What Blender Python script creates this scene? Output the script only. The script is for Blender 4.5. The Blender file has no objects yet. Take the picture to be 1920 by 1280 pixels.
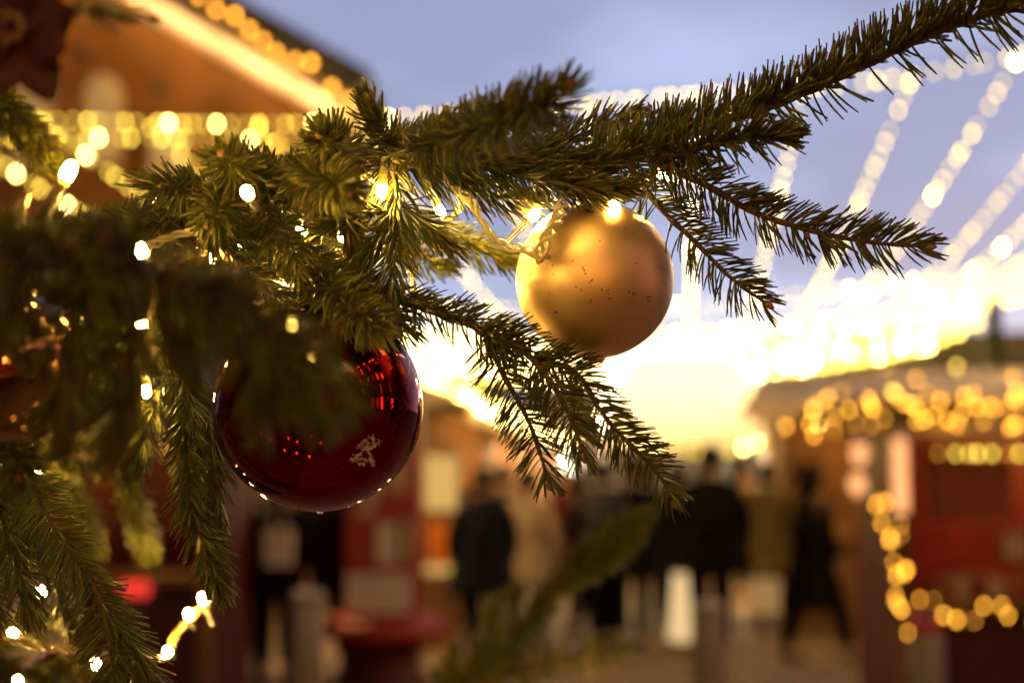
import bpy, math, random
import numpy as np
from mathutils import Vector, Matrix
SC = bpy.context.scene
COL = SC.collection
PI = math.pi
R = math.radians
rng = np.random.default_rng(7)
random.seed(7)

# ------------------------------------------------------------------ camera frame
FPX = 2667.0                      # focal length in photo pixels (50 mm on 36 mm)
TH = math.atan(250 / FPX)         # camera pitched up
CAM = np.array([0.0, 0.0, 1.6])
Fw = np.array([0, math.cos(TH), math.sin(TH)])
Up = np.array([0, -math.sin(TH), math.cos(TH)])
Rt = np.array([1.0, 0, 0])
def P(px, py, d):                 # point seen at photo pixel (px,py), depth d metres
    return CAM + d * (Fw + Rt * (px - 960) / FPX + Up * (640 - py) / FPX)
def Zat(py, Y):
    t = (640 - py) / FPX
    return 1.6 + Y * (t * math.cos(TH) + math.sin(TH)) / (math.cos(TH) - t * math.sin(TH))
def Wp(px, py, Y):                # point seen at (px,py) on the vertical plane y = Y
    z = Zat(py, Y)
    dep = Y * math.cos(TH) + (z - 1.6) * math.sin(TH)
    return np.array([(px - 960) / FPX * dep, Y, z])
def Gp(px, Y):                    # ground point under photo column px
    dep = Y * math.cos(TH) - 1.6 * math.sin(TH)
    return np.array([(px - 960) / FPX * dep, Y, 0.0])
YAW = math.atan(330 * math.cos(TH) / FPX)
Sd = np.array([math.sin(YAW), math.cos(YAW), 0]); Sr = np.array([math.cos(YAW), -math.sin(YAW), 0])
def ST(X, D, z=0.0):              # market street coordinates: X right, D along
    return Sd * D + Sr * X + np.array([0, 0, z])

# ------------------------------------------------------------------ materials
def nt(m):
    m.use_nodes = True
    return m.node_tree.nodes, m.node_tree.links
def mat(name, col, rough=0.6, metal=0.0, var=0.25, scale=8.0, bump=0.0, bscale=None, spec=0.5, trans=0.0, coat=0.0, sheen=0.0):
    m = bpy.data.materials.new(name); n, l = nt(m)
    b = n['Principled BSDF']
    b.inputs['Roughness'].default_value = rough; b.inputs['Metallic'].default_value = metal
    b.inputs['Specular IOR Level'].default_value = spec
    b.inputs['Transmission Weight'].default_value = trans
    b.inputs['Coat Weight'].default_value = coat
    b.inputs['Sheen Weight'].default_value = sheen
    tc = n.new('ShaderNodeTexCoord'); no = n.new('ShaderNodeTexNoise')
    no.inputs['Scale'].default_value = scale; no.inputs['Detail'].default_value = 5
    l.new(tc.outputs['Object'], no.inputs['Vector'])
    rp = n.new('ShaderNodeValToRGB')
    c = np.array(col)
    rp.color_ramp.elements[0].position = 0.3; rp.color_ramp.elements[1].position = 0.7
    rp.color_ramp.elements[0].color = (*np.clip(c * (1 - var), 0, 1), 1)
    rp.color_ramp.elements[1].color = (*np.clip(c * (1 + var), 0, 1), 1)
    l.new(no.outputs['Fac'], rp.inputs['Fac']); l.new(rp.outputs['Color'], b.inputs['Base Color'])
    if bump:
        n2 = n.new('ShaderNodeTexNoise'); n2.inputs['Scale'].default_value = bscale or scale * 3
        n2.inputs['Detail'].default_value = 4
        l.new(tc.outputs['Object'], n2.inputs['Vector'])
        bp = n.new('ShaderNodeBump'); bp.inputs['Strength'].default_value = bump
        bp.inputs['Distance'].default_value = 0.01
        l.new(n2.outputs['Fac'], bp.inputs['Height']); l.new(bp.outputs['Normal'], b.inputs['Normal'])
    return m
def emat(name, col, strength, sampling='AUTO'):
    m = bpy.data.materials.new(name); n, l = nt(m)
    n.remove(n['Principled BSDF'])
    e = n.new('ShaderNodeEmission'); e.inputs['Color'].default_value = (*col, 1); e.inputs['Strength'].default_value = strength / 4.0   # exposed +2 stops
    l.new(e.outputs[0], n['Material Output'].inputs['Surface'])
    m.cycles.emission_sampling = sampling
    return m

def needle_mat(name, c0, c1, c2, rough=0.42):
    m = bpy.data.materials.new(name); n, l = nt(m); b = n['Principled BSDF']
    g = n.new('ShaderNodeNewGeometry'); rp = n.new('ShaderNodeValToRGB')
    e = rp.color_ramp.elements
    e[0].position = 0.0; e[0].color = (*c0, 1); e[1].position = 0.93; e[1].color = (*c1, 1)
    x = e.new(0.97); x.color = (*c2, 1)
    l.new(g.outputs['Random Per Island'], rp.inputs['Fac']); l.new(rp.outputs['Color'], b.inputs['Base Color'])
    b.inputs['Roughness'].default_value = rough
    b.inputs['Specular IOR Level'].default_value = 0.30
    tr = n.new('ShaderNodeBsdfTranslucent'); mx = n.new('ShaderNodeMixShader'); mx.inputs['Fac'].default_value = 0.25
    l.new(rp.outputs['Color'], tr.inputs['Color'])
    l.new(b.outputs[0], mx.inputs[1]); l.new(tr.outputs[0], mx.inputs[2])
    l.new(mx.outputs[0], n['Material Output'].inputs['Surface'])
    return m

M = {}
M['needle'] = needle_mat('spruce_needle', (0.058, 0.062, 0.006), (0.165, 0.150, 0.012), (0.13, 0.070, 0.018))
M['bark'] = mat('twig_bark', (0.10, 0.055, 0.024), 0.85, var=0.45, scale=220, bump=0.6, bscale=420)
M['trunk'] = mat('trunk_bark', (0.11, 0.075, 0.05), 0.9, var=0.5, scale=14, bump=1.0, bscale=40)
M['bud'] = mat('twig_bud', (0.20, 0.10, 0.045), 0.55, var=0.3, scale=300)
M['stone'] = mat('paving_stone', (0.24, 0.21, 0.18), 0.55, var=0.25, scale=3)
M['steel'] = mat('brushed_steel', (0.36, 0.32, 0.27), 0.5, 0.4, var=0.12, scale=20)
M['wood'] = mat('brown_wood', (0.22, 0.11, 0.045), 0.6, var=0.35, scale=6, bump=0.3)
M['redwood'] = mat('red_painted_wood', (0.30, 0.018, 0.012), 0.5, var=0.25, scale=5, bump=0.2)
M['darkred'] = mat('dark_red_boards', (0.09, 0.010, 0.010), 0.6, var=0.3, scale=5)
M['canvas'] = mat('pale_canvas', (0.62, 0.50, 0.38), 0.85, var=0.12, scale=4)
M['white'] = mat('white_paint', (0.78, 0.76, 0.72), 0.5, var=0.06, scale=6)
M['cream'] = mat('cream_plaster', (0.66, 0.50, 0.32), 0.75, var=0.15, scale=2)
M['facade'] = mat('ochre_facade', (0.24, 0.105, 0.024), 0.8, var=0.55, scale=0.55, bump=0.3, bscale=6)
M['slate'] = mat('grey_roof', (0.085, 0.08, 0.085), 0.7, var=0.25, scale=3, bump=0.4)
M['glass'] = mat('window_pane', (0.10, 0.09, 0.08), 0.08, 0.0, var=0.1, scale=3, spec=0.8)
M['curtain'] = mat('pale_curtain', (0.75, 0.70, 0.60), 0.8, var=0.1, scale=5)
M['garland'] = needle_mat('garland_green', (0.02, 0.035, 0.01), (0.06, 0.07, 0.02), (0.09, 0.06, 0.02), 0.6)
M['cable'] = mat('black_cable', (0.02, 0.02, 0.02), 0.5, var=0.1)
M['clearwire'] = mat('clear_plastic_wire', (0.90, 0.74, 0.42), 0.22, 0.0, var=0.05, scale=50, trans=0.40, spec=0.6)
M['dullwire'] = mat('dull_plastic_wire', (0.30, 0.20, 0.07), 0.4, 0.0, var=0.2, scale=50, trans=0.2)
M['holder'] = mat('clear_bulb_holder', (0.98, 0.86, 0.50), 0.10, 0.0, var=0.04, scale=60, trans=0.85)
M['skin'] = mat('skin', (0.45, 0.27, 0.19), 0.55, var=0.1)
M['hair'] = mat('dark_hair', (0.02, 0.012, 0.008), 0.8, var=0.3, scale=60, spec=.1)
M['greyfacade'] = mat('pale_far_facade', (0.62, 0.58, 0.56), 0.8, var=0.12, scale=0.6)
M['asphalt'] = mat('dark_board', (0.03, 0.025, 0.022), 0.6, var=0.3, scale=6)

# emitters: lamps of the market, some added for fill
WARM = (1.0, 0.66, 0.20); AMBER = (1.0, 0.50, 0.07); CREAM = (1.0, 0.80, 0.48)
M['b_string'] = emat('string_bulb_glow', (1.0, .66, .08), 16)
M['b_faint'] = emat('faint_string_bulb_glow', (1.0, .66, .08), 8)
M['b_bright'] = emat('bright_string_bulb_glow', (1.0, 0.68, 0.18), 62)
M['b_amber'] = emat('amber_bulb_glow', (1.0, .40, .04), 13)
M['b_garland'] = emat('garland_bulb_glow', (1.0, .42, .035), 15)
M['b_dim'] = emat('dim_garland_bulb_glow', (1.0, .42, .05), 6)
M['b_tree'] = emat('tree_fairy_bulb_glow', (1.0, 0.64, 0.13), 760)
M['b_treedim'] = emat('dim_tree_fairy_bulb_glow', (1.0, 0.60, 0.12), 130)
M['b_treefaint'] = emat('faint_tree_fairy_bulb_glow', (1.0, 0.60, 0.10), 26)
M['b_lamp'] = emat('stall_lamp_glow', (1.0, 0.56, 0.13), 520)
M['b_tent'] = emat('tent_lamp_glow', (1.0, 0.84, 0.56), 15000)
M['b_flood'] = emat('facade_flood_glow', (1.0, 0.58, 0.18), 62)
M['b_lampdim'] = emat('dim_stall_lamp_glow', (1.0, 0.52, 0.12), 320)
M['b_post'] = emat('globe_and_fill_post_glow', (1.0, 0.60, 0.20), 520)
M['b_soffit'] = emat('soffit_lamp_glow', (1.0, 0.66, 0.32), 1250)
M['b_win'] = emat('lit_window_glow', (1.0, 0.55, 0.30), 1.6)
M['b_red'] = emat('red_lamp_glow', (1.0, 0.05, 0.03), 1.1)

# ------------------------------------------------------------------ mesh builder
class MB:
    def __init__(s): s.v = []; s.f = []; s.mi = []; s.n = 0; s.sm = []
    def add(s, v, f, mi=0, smooth=False):
        v = np.asarray(v, float).reshape(-1, 3)
        s.v.append(v)
        for q in f:
            s.f.append([i + s.n for i in q]); s.mi.append(mi); s.sm.append(smooth)
        s.n += len(v); return s
    def box(s, c, size, mi=0, rz=0, rot=None):
        hx, hy, hz = np.array(size) / 2
        v = np.array([(x, y, z) for x in (-hx, hx) for y in (-hy, hy) for z in (-hz, hz)])
        if rz:
            a = np.array([[math.cos(rz), -math.sin(rz), 0], [math.sin(rz), math.cos(rz), 0], [0, 0, 1]]); v = v @ a.T
        if rot is not None: v = v @ np.array(rot).T
        s.add(v + np.array(c), [(0, 1, 3, 2), (4, 6, 7, 5), (0, 4, 5, 1), (2, 3, 7, 6), (0, 2, 6, 4), (1, 5, 7, 3)], mi)
        return s
    def tube(s, pts, r, n=8, mi=0, cap=True):
        pts = np.asarray(pts, float); k = len(pts)
        r = np.full(k, r) if np.isscalar(r) else np.asarray(r)
        T = np.gradient(pts, axis=0); T /= np.linalg.norm(T, axis=1)[:, None] + 1e-12
        a = np.array([0, 0, 1.0]) if abs(T[0][2]) < 0.9 else np.array([1.0, 0, 0])
        N = np.cross(T[0], a); N /= np.linalg.norm(N)
        vs = []; ang = np.linspace(0, 2 * PI, n, endpoint=False)
        for i in range(k):
            N = N - T[i] * (N @ T[i]); N /= np.linalg.norm(N) + 1e-12
            B = np.cross(T[i], N)
            vs.append(pts[i] + r[i] * (np.cos(ang)[:, None] * N + np.sin(ang)[:, None] * B))
        f = [(i * n + j, i * n + (j + 1) % n, (i + 1) * n + (j + 1) % n, (i + 1) * n + j) for i in range(k - 1) for j in range(n)]
        if cap: f += [tuple(range(n))[::-1], tuple((k - 1) * n + j for j in range(n))]
        return s.add(np.concatenate(vs), f, mi, True)
    def lathe(s, c, prof, n=24, mi=0, axis=None, smooth=True):   # prof: list of (r,z)
        ang = np.linspace(0, 2 * PI, n, endpoint=False)
        v = np.concatenate([np.stack([r * np.cos(ang), r * np.sin(ang), np.full(n, z)], 1) for r, z in prof])
        if axis is not None:
            z = np.array(axis, float); z /= np.linalg.norm(z)
            a = np.array([0, 0, 1.0]) if abs(z[2]) < 0.9 else np.array([1.0, 0, 0])
            x = np.cross(a, z); x /= np.linalg.norm(x); y = np.cross(z, x)
            v = v[:, :1] * x + v[:, 1:2] * y + v[:, 2:] * z
        k = len(prof)
        f = [(i * n + j, i * n + (j + 1) % n, (i + 1) * n + (j + 1) % n, (i + 1) * n + j) for i in range(k - 1) for j in range(n)]
        f += [tuple(range(n))[::-1], tuple((k - 1) * n + j for j in range(n))]
        return s.add(v + np.array(c), f, mi, smooth)
    def sphere(s, c, r, nu=16, nv=10, mi=0, sc=(1, 1, 1)):
        prof = [(math.sin(PI * i / nv), -math.cos(PI * i / nv)) for i in range(nv + 1)]
        prof[0] = (1e-3, -1); prof[-1] = (1e-3, 1)
        ang = np.linspace(0, 2 * PI, nu, endpoint=False)
        v = np.concatenate([np.stack([q * np.cos(ang), q * np.sin(ang), np.full(nu, z)], 1) for q, z in prof]) * r * np.array(sc)
        f = [(i * nu + j, i * nu + (j + 1) % nu, (i + 1) * nu + (j + 1) % nu, (i + 1) * nu + j) for i in range(nv) for j in range(nu)]
        return s.add(v + np.array(c), f, mi, True)
    def prism(s, poly, d, mi=0):                # polygon (k,3) extruded by vector d
        p = np.asarray(poly, float); k = len(p)
        return s.add(np.concatenate([p, p + np.array(d)]), [tuple(range(k))[::-1], tuple(range(k, 2 * k))] +
                     [(i, (i + 1) % k, k + (i + 1) % k, k + i) for i in range(k)], mi)
    def mesh(s, name, mats, off=(0, 0, 0)):
        me = bpy.data.meshes.new(name)
        v = np.concatenate(s.v) - np.array(off)
        if isinstance(s.f, np.ndarray) or (len(s.f) and False): pass
        me.from_pydata(v.tolist(), [], s.f)
        for m in (mats if isinstance(mats, (list, tuple)) else [mats]): me.materials.append(m)
        me.polygons.foreach_set('material_index', np.array(s.mi, dtype=np.int32))
        me.polygons.foreach_set('use_smooth', np.array(s.sm, dtype=bool))
        me.update(); return me
def rootloc(p):
    q = np.zeros(3)
    while p is not None: q += np.array(p.location); p = p.parent
    return q
def obj(name, mb, mats, parent=None):
    off = rootloc(parent) if parent is not None else np.zeros(3)
    o = bpy.data.objects.new(name, mb.mesh(name, mats, off)); COL.objects.link(o)
    o.parent = parent
    return o
def tag(o, label, cat, group=None, kind=None):
    o['label'] = label; o['category'] = cat
    if group: o['group'] = group
    if kind: o['kind'] = kind
    return o
def thing(name, label, cat, loc, group=None):
    o = bpy.data.objects.new(name, None); COL.objects.link(o); o.empty_display_size = 0.1
    o.location = Vector([float(c) for c in loc]); return tag(o, label, cat, group)
def struct(name, mb, mats):
    o = obj(name, mb, mats); o['kind'] = 'structure'; return o
def inst(name, me, parent, loc, scale=1.0, rot=None):
    o = bpy.data.objects.new(name, me); COL.objects.link(o); o.parent = parent
    o.location = Vector([float(c) for c in (np.array(loc) - rootloc(parent))])
    if scale != 1.0: o.scale = (scale,) * 3
    if rot is not None: o.rotation_euler = rot
    return o
def smooth_path(pts, step):
    pts = np.asarray(pts, float)
    if len(pts) == 2: pts = np.array([pts[0], (pts[0] + pts[1]) / 2, pts[1]])
    q = np.vstack([2 * pts[0] - pts[1], pts, 2 * pts[-1] - pts[-2]])
    out = []
    for i in range(1, len(q) - 2):
        L = np.linalg.norm(q[i + 1] - q[i]); k = max(2, int(L / step))
        t = np.linspace(0, 1, k, endpoint=False)[:, None]
        a, b, c, d = q[i - 1], q[i], q[i + 1], q[i + 2]
        out.append(0.5 * (2 * b + (c - a) * t + (2 * a - 5 * b + 4 * c - d) * t ** 2 + (3 * b - a - 3 * c + d) * t ** 3))
    return np.concatenate(out + [pts[-1:]])

# ------------------------------------------------------------------ spruce twigs
def needles(mb, path, npm, L=0.0155, up=(0, 0, 1), under=0.16, alpha=58, bend=22, w=0.00080, spread=110, t0=0.0, jit=8, mi=1, seg=3, droop=0.0, comb=False, low=0.42):
    seglen = np.linalg.norm(np.diff(path, axis=0), axis=1); cum = np.concatenate([[0], np.cumsum(seglen)]); tot = cum[-1]
    n = max(6, int(npm * tot * (1 - t0)))
    s = np.sort(rng.uniform(t0 * tot, tot, n)); 
    pos = np.stack([np.interp(s, cum, path[:, i]) for i in range(3)], 1)
    T = np.gradient(path, cum, axis=0); T = np.stack([np.interp(s, cum, T[:, i]) for i in range(3)], 1)
    T /= np.linalg.norm(T, axis=1)[:, None]
    up = np.array(up, float)
    N = up - T * (T @ up)[:, None]; N /= np.linalg.norm(N, axis=1)[:, None] + 1e-9
    B = np.cross(T, N)
    isun = rng.random(n) < under
    phi = np.where(isun, R(180) + rng.normal(0, R(38), n), R(spread) * np.clip(rng.uniform(-1, 1, n), -1, 1))
    if comb:                     # flat two-sided shoot: dense upper side, sparse lower side
        up = np.array(-Fw); N = up - T * (T @ up)[:, None]; N /= np.linalg.norm(N, axis=1)[:, None] + 1e-9; B = np.cross(T, N)
        upside = np.where(B[:, 2] >= 0, 1.0, -1.0); isun = rng.random(n) < low
        phi = np.where(isun, -upside, upside) * (R(88) + rng.normal(0, R(24), n))
    d_tip = (tot - s)
    tipf = np.clip(d_tip / (L * 1.3), 0, 1)
    a0 = R(alpha) * (0.35 + 0.65 * tipf) + rng.normal(0, R(jit), n)
    a0 = np.where(isun, a0 + R(6), a0)
    ln = L * rng.uniform(0.86, 1.10, n) * (0.72 + 0.28 * tipf) * np.where(isun, 1.05, 1.0) * np.where(rng.random(n) < .06, rng.uniform(.35, .7, n), 1.0)
    Rd = np.cos(phi)[:, None] * N + np.sin(phi)[:, None] * B
    side = np.cross(T, Rd)
    twist = rng.normal(0, 0.08, n)[:, None]
    p = pos + Rd * 0.0009
    bd = R(bend) * rng.normal(1.0, 0.30, n)
    prof = np.array([0.72, 1.0, 1.0, 0.58]) if seg == 3 else np.array([0.9, 1.0, 0.4])
    rings = []
    tw = rng.uniform(-0.6, 0.6, n)[:, None]
    for k in range(seg + 1):
        a = a0 - bd * k / seg
        D = np.cos(a)[:, None] * T + np.sin(a)[:, None] * Rd + twist * side
        if droop: D = D + np.array([0, 0, -droop * (k / seg)])
        D /= np.linalg.norm(D, axis=1)[:, None]
        X = side - D * np.sum(side * D, 1)[:, None]; X /= np.linalg.norm(X, axis=1)[:, None] + 1e-9
        Y = np.cross(D, X); X2 = X * np.cos(tw) + Y * np.sin(tw); Y2 = -X * np.sin(tw) + Y * np.cos(tw)
        ww = w * prof[k]
        rings.append(np.stack([p + X2 * ww, p + Y2 * ww * 0.55, p - X2 * ww, p - Y2 * ww * 0.55], 1))
        if k < seg: p = p + D * (ln / seg)[:, None]
    v = np.stack(rings, 1).reshape(n, -1, 3)            # n, 4*(seg+1), 3
    nv = 4 * (seg + 1)
    f0 = [(r * 4 + j, r * 4 + (j + 1) % 4, r * 4 + 4 + (j + 1) % 4, r * 4 + 4 + j) for r in range(seg) for j in range(4)] + [(seg * 4, seg * 4 + 1, seg * 4 + 2, seg * 4 + 3)]
    f = (np.array(f0)[None] + (np.arange(n) * nv)[:, None, None] + mb.n).reshape(-1, 4)
    mb.v.append(v.reshape(-1, 3)); mb.n += n * nv
    mb.f.extend(f.tolist()); mb.mi.extend([mi] * len(f)); mb.sm.extend([True] * len(f))
def twig(mb, pts, r0=0.0016, r1=0.0009, npm=2600, bud=True, **kw):
    path = smooth_path(pts, 0.004)
    # a slight natural wobble
    mb.tube(path, np.linspace(r0, r1, len(path)) * (1 + 0.12 * np.sin(np.arange(len(path)) * 1.7)), 7, 0)
    needles(mb, path, npm, **kw)
    if bud:
        d = path[-1] - path[-3]; d /= np.linalg.norm(d)
        mb.lathe(path[-1] - d * 0.0006, [(0.0008, 0), (0.0019, 0.0016), (0.0017, 0.0034), (0.0004, 0.0056)], 8, 2, axis=d)
    return path
def px_path(pts): return [P(*p) for p in pts]
TM = [M['bark'], M['needle'], M['bud']]

tree_base = P(-760, 900, 1.0); tree_base[2] = 0
tree = thing('fir_tree', 'decorated spruce whose needled branches fill the left and top of the photo', 'tree', tree_base)
mb = MB(); tz = np.linspace(0, 3.6, 30)
mb.tube(np.stack([tree_base[0] + 0.01 * np.sin(tz * 3), tree_base[1] + 0.01 * np.cos(tz * 2), tz], 1), np.linspace(0.075, 0.012, 30), 14)
obj('trunk', mb, M['trunk'], tree)

def branch(main, twigs, r0=0.006, r1=0.0025, npm=900, mk=None, tk=None):
    """main: pixel path of the branch; twigs: list of (pixel path, kwargs). The branch is a part, each twig a sub-part."""
    mb = MB(); path = smooth_path(px_path(main), 0.008)
    mb.tube(path, np.linspace(r0, r1, len(path)), 9, 0)
    needles(mb, path, npm, t0=0.15, **(mk or {}))
    b = obj('branch', mb, TM, tree)
    for pts, kw in twigs:
        m = MB(); k = dict(tk or {}); k.update(kw)
        twig(m, px_path(pts), **k)
        obj('twig', m, TM, b)
    return b

D0 = 0.70
# --- branch A: the sharp main branch crossing the frame to the upper right
A_tw = [
 # big upper-right shoot
 ([(1100, 318, .702), (1200, 282, .70), (1300, 243, .698), (1450, 196, .695), (1620, 122, .69), (1760, 58, .68), (1960, -8, .66)],
  dict(r0=0.0030, r1=0.0018, npm=4300, L=0.0200, alpha=72, bend=14, under=0.09, spread=98, w=0.00105)),
 # short side shoot in front of it, lit from below
 ([(1215, 300, .69), (1290, 283, .682), (1390, 262, .675), (1475, 256, .67)],
  dict(r0=0.0022, npm=4600, L=0.0170, alpha=76, bend=14, under=0.13, w=0.0009)),
 # right shoot
 ([(1225, 300, .70), (1330, 350, .70), (1420, 400, .70), (1540, 437, .70), (1650, 456, .70), (1738, 462, .70)],
  dict(r0=0.0021, npm=2500, L=0.0170, alpha=56, bend=18, comb=True, low=.30, w=.00085)),
 # comb shoot pointing down right
 ([(1180, 312, .705), (1240, 392, .705), (1300, 450, .705), (1370, 520, .705), (1436, 568, .705)],
  dict(r0=0.0017, npm=1900, L=0.0165, alpha=58, bend=20, comb=True, low=.40)),
 # upward tips above the main branch
 ([(735, 292, .69), (722, 255, .68), (700, 215, .67), (690, 190, .665)], dict(npm=4200, L=0.0165, alpha=50, under=0.4, spread=120)),
 ([(770, 285, .66), (860, 255, .62), (950, 225, .58), (1035, 190, .555), (1062, 165, .55)], dict(npm=4200, L=0.0165, alpha=62, under=0.3, r0=0.003)),
 ([(735, 290, .70), (830, 262, .70), (920, 245, .705), (1010, 240, .71)], dict(npm=4600, L=0.016, alpha=62)),
 ([(1000, 290, .71), (1070, 262, .715), (1150, 235, .72), (1190, 215, .72)], dict(npm=3600, L=0.017, alpha=55, under=0.3)),
 ([(820, 300, .70), (930, 318, .70), (1050, 345, .695), (1160, 355, .69)], dict(npm=4200, L=0.0165, alpha=50, under=0.35, bend=30)),
 ([(760, 310, .71), (860, 345, .715), (950, 370, .715), (1010, 372, .71)], dict(npm=3000, L=0.0175, alpha=42, under=0.45, bend=18)),
 ([(1010, 310, .70), (1080, 322, .705), (1140, 340, .71), (1185, 345, .71)], dict(npm=3600, L=0.0165, alpha=48, under=0.45)),
 # hanging thin shoot with golden needles
 ([(735, 300, .70), (742, 360, .70), (745, 430, .70), (735, 510, .70), (725, 575, .70)], dict(npm=2200, L=0.019, alpha=50, under=0.5, spread=120, r0=0.0022)),
 ([(738, 420, .70), (705, 450, .695), (670, 490, .69)], dict(npm=2800, L=0.017, alpha=45, under=0.4)),
 ([(742, 380, .71), (800, 420, .715), (850, 460, .72)], dict(npm=2200, L=0.018, alpha=42, under=0.4)),
 ([(740, 400, .70), (690, 400, .695), (620, 410, .69)], dict(npm=3200, L=0.017, alpha=48, under=0.4)),
]
branch([(-780, 520, .95), (-300, 500, .86), (60, 460, .79), (330, 395, .74), (560, 330, .71), (735, 292, .70), (900, 290, .70), (1020, 300, .70), (1110, 312, .70), (1190, 300, .70)],
       A_tw, r0=0.011, r1=0.0036, npm=3200, mk=dict(L=0.0165, alpha=60, under=0.2))
# --- branch B: the forked spray below the gold bauble
B_tw = [
 ([(905, 622, .695), (962, 645, .69), (1009, 685, .685), (1053, 749, .68), (1085, 822, .675), (1092, 850, .675)], dict(npm=3000, L=0.0165, alpha=60, bend=20, comb=True, low=.45, r0=0.0022)),
 ([(1000, 668, .695), (1075, 695, .695), (1103, 730, .695), (1137, 785, .69), (1190, 842, .685), (1238, 893, .68), (1262, 938, .68)], dict(npm=2500, L=0.0155, alpha=55, bend=14, comb=True, low=.42)),
 ([(915, 640, .695), (942, 699, .695), (966, 742, .695), (993, 793, .695), (1013, 850, .695), (1028, 902, .695)], dict(npm=2000, L=0.0165, alpha=60, bend=10, comb=True, low=.5)),
 ([(640, 520, .72), (700, 560, .71), (770, 620, .705)], dict(npm=2600, L=0.0165, alpha=50, under=0.4)),
 ([(640, 500, .70), (600, 560, .69), (590, 610, .68)], dict(npm=3000, L=0.0165, alpha=50, under=0.4)),
 ([(560, 470, .70), (640, 560, .66), (690, 600, .64), (730, 625, .63)], dict(npm=3400, L=0.016, alpha=55, under=0.3)),
]
branch([(330, 400, .76), (480, 450, .74), (600, 500, .72), (714, 548, .71), (801, 578, .705), (855, 595, .70), (930, 628, .695), (962, 645, .69)],
       B_tw, r0=0.0042, r1=0.0020, npm=3000, mk=dict(L=0.0150, alpha=56, under=0.3, bend=20))
# --- branch C: clusters around the middle left, tips towards the camera
C_tw = [
 ([(520, 330, .70), (470, 322, .67), (430, 305, .64), (415, 290, .625)], dict(npm=3600, L=0.0165, alpha=58, under=0.45, spread=120)),
 ([(420, 372, .72), (350, 358, .69), (290, 345, .67), (262, 340, .665)], dict(npm=3400, L=0.0175, alpha=50, under=0.45, spread=120)),
 ([(640, 300, .69), (625, 272, .66), (600, 255, .635)], dict(npm=3800, L=0.017, alpha=62, under=0.45, spread=120)),
 ([(560, 330, .69), (590, 330, .65), (630, 345, .61), (650, 360, .60)], dict(npm=3400, L=0.0165, alpha=60, under=0.45, spread=120)),
 ([(450, 350, .70), (420, 380, .66), (390, 420, .63)], dict(npm=3000, L=0.0165, alpha=52, under=0.45)),
 ([(500, 350, .70), (520, 400, .68), (545, 460, .66), (560, 510, .65)], dict(npm=3000, L=0.0165, alpha=52, under=0.45)),
 ([(600, 340, .70), (640, 400, .69), (665, 450, .69)], dict(npm=2600, L=0.017, alpha=48, under=0.45)),
 ([(330, 405, .74), (270, 425, .73), (200, 440, .72), (120, 450, .71)], dict(npm=3400, L=0.0165, alpha=56, under=0.35)),
 ([(250, 440, .76), (330, 430, .74), (420, 425, .73), (500, 430, .72)], dict(npm=3200, L=0.0165, alpha=50, under=0.4)),
 ([(120, 455, .74), (60, 465, .72), (-20, 475, .70)], dict(npm=3400, L=0.0165, alpha=60, under=0.35)),
 ([(380, 420, .74), (440, 480, .73), (500, 540, .72), (560, 580, .71)], dict(npm=2600, L=0.0165, alpha=50, under=0.4)),
]
branch([(-700, 540, .95), (-250, 500, .86), (60, 470, .80), (260, 425, .76), (420, 372, .73), (560, 335, .70), (640, 312, .69)], C_tw, r0=0.008, r1=0.003, npm=2600,
       mk=dict(L=0.0165, alpha=58, under=0.3))
# --- branch D: darker shoots behind, left of the gold bauble
Dd = [
 ([(740, 425, .80), (830, 440, .80), (900, 465, .80), (965, 492, .80)], dict(npm=4200, L=0.0165, alpha=50, under=0.35)),
 ([(560, 440, .82), (660, 450, .82), (760, 470, .82), (840, 500, .82)], dict(npm=2600, L=0.0165, alpha=48, under=0.4)),
 ([(520, 400, .80), (560, 470, .80), (590, 530, .80)], dict(npm=2600, L=0.0165, alpha=48, under=0.4)),
]
branch([(-300, 480, .98), (200, 450, .88), (480, 420, .83), (740, 425, .80)], Dd, r0=0.006, r1=0.0026, npm=2600, mk=dict(L=0.0165, alpha=56, under=0.3))
# --- branch E: near, strongly blurred branch in front of the red bauble
fg = dict(npm=2300, L=0.0185, alpha=56, under=0.45, spread=120, r0=0.0022, w=.001)
E_tw = [
 ([(330, 520, .44), (430, 565, .435), (520, 640, .43), (570, 720, .43), (600, 770, .43)], fg),
 ([(430, 560, .44), (470, 640, .44), (500, 720, .44), (490, 780, .44)], fg),
 ([(520, 640, .43), (590, 690, .425), (640, 735, .42)], fg),
 ([(150, 470, .44), (140, 600, .44), (120, 720, .44), (110, 800, .45)], fg),
 ([(220, 490, .45), (250, 600, .45), (240, 720, .46), (210, 830, .47)], fg),
 ([(60, 470, .43), (30, 560, .43), (-20, 640, .43)], fg),
 ([(300, 520, .44), (330, 600, .45), (370, 690, .46)], fg),
 ([(100, 490, .43), (60, 485, .42), (0, 490, .41)], fg),
 ([(260, 490, .44), (230, 455, .43), (200, 450, .42)], fg),
]
branch([(-620, 560, .72), (-300, 480, .56), (-60, 460, .48), (120, 470, .445), (330, 520, .44), (430, 560, .44)], E_tw, r0=0.006, r1=0.0028, npm=2400,
       mk=dict(L=0.0165, alpha=58, under=0.4))
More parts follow.
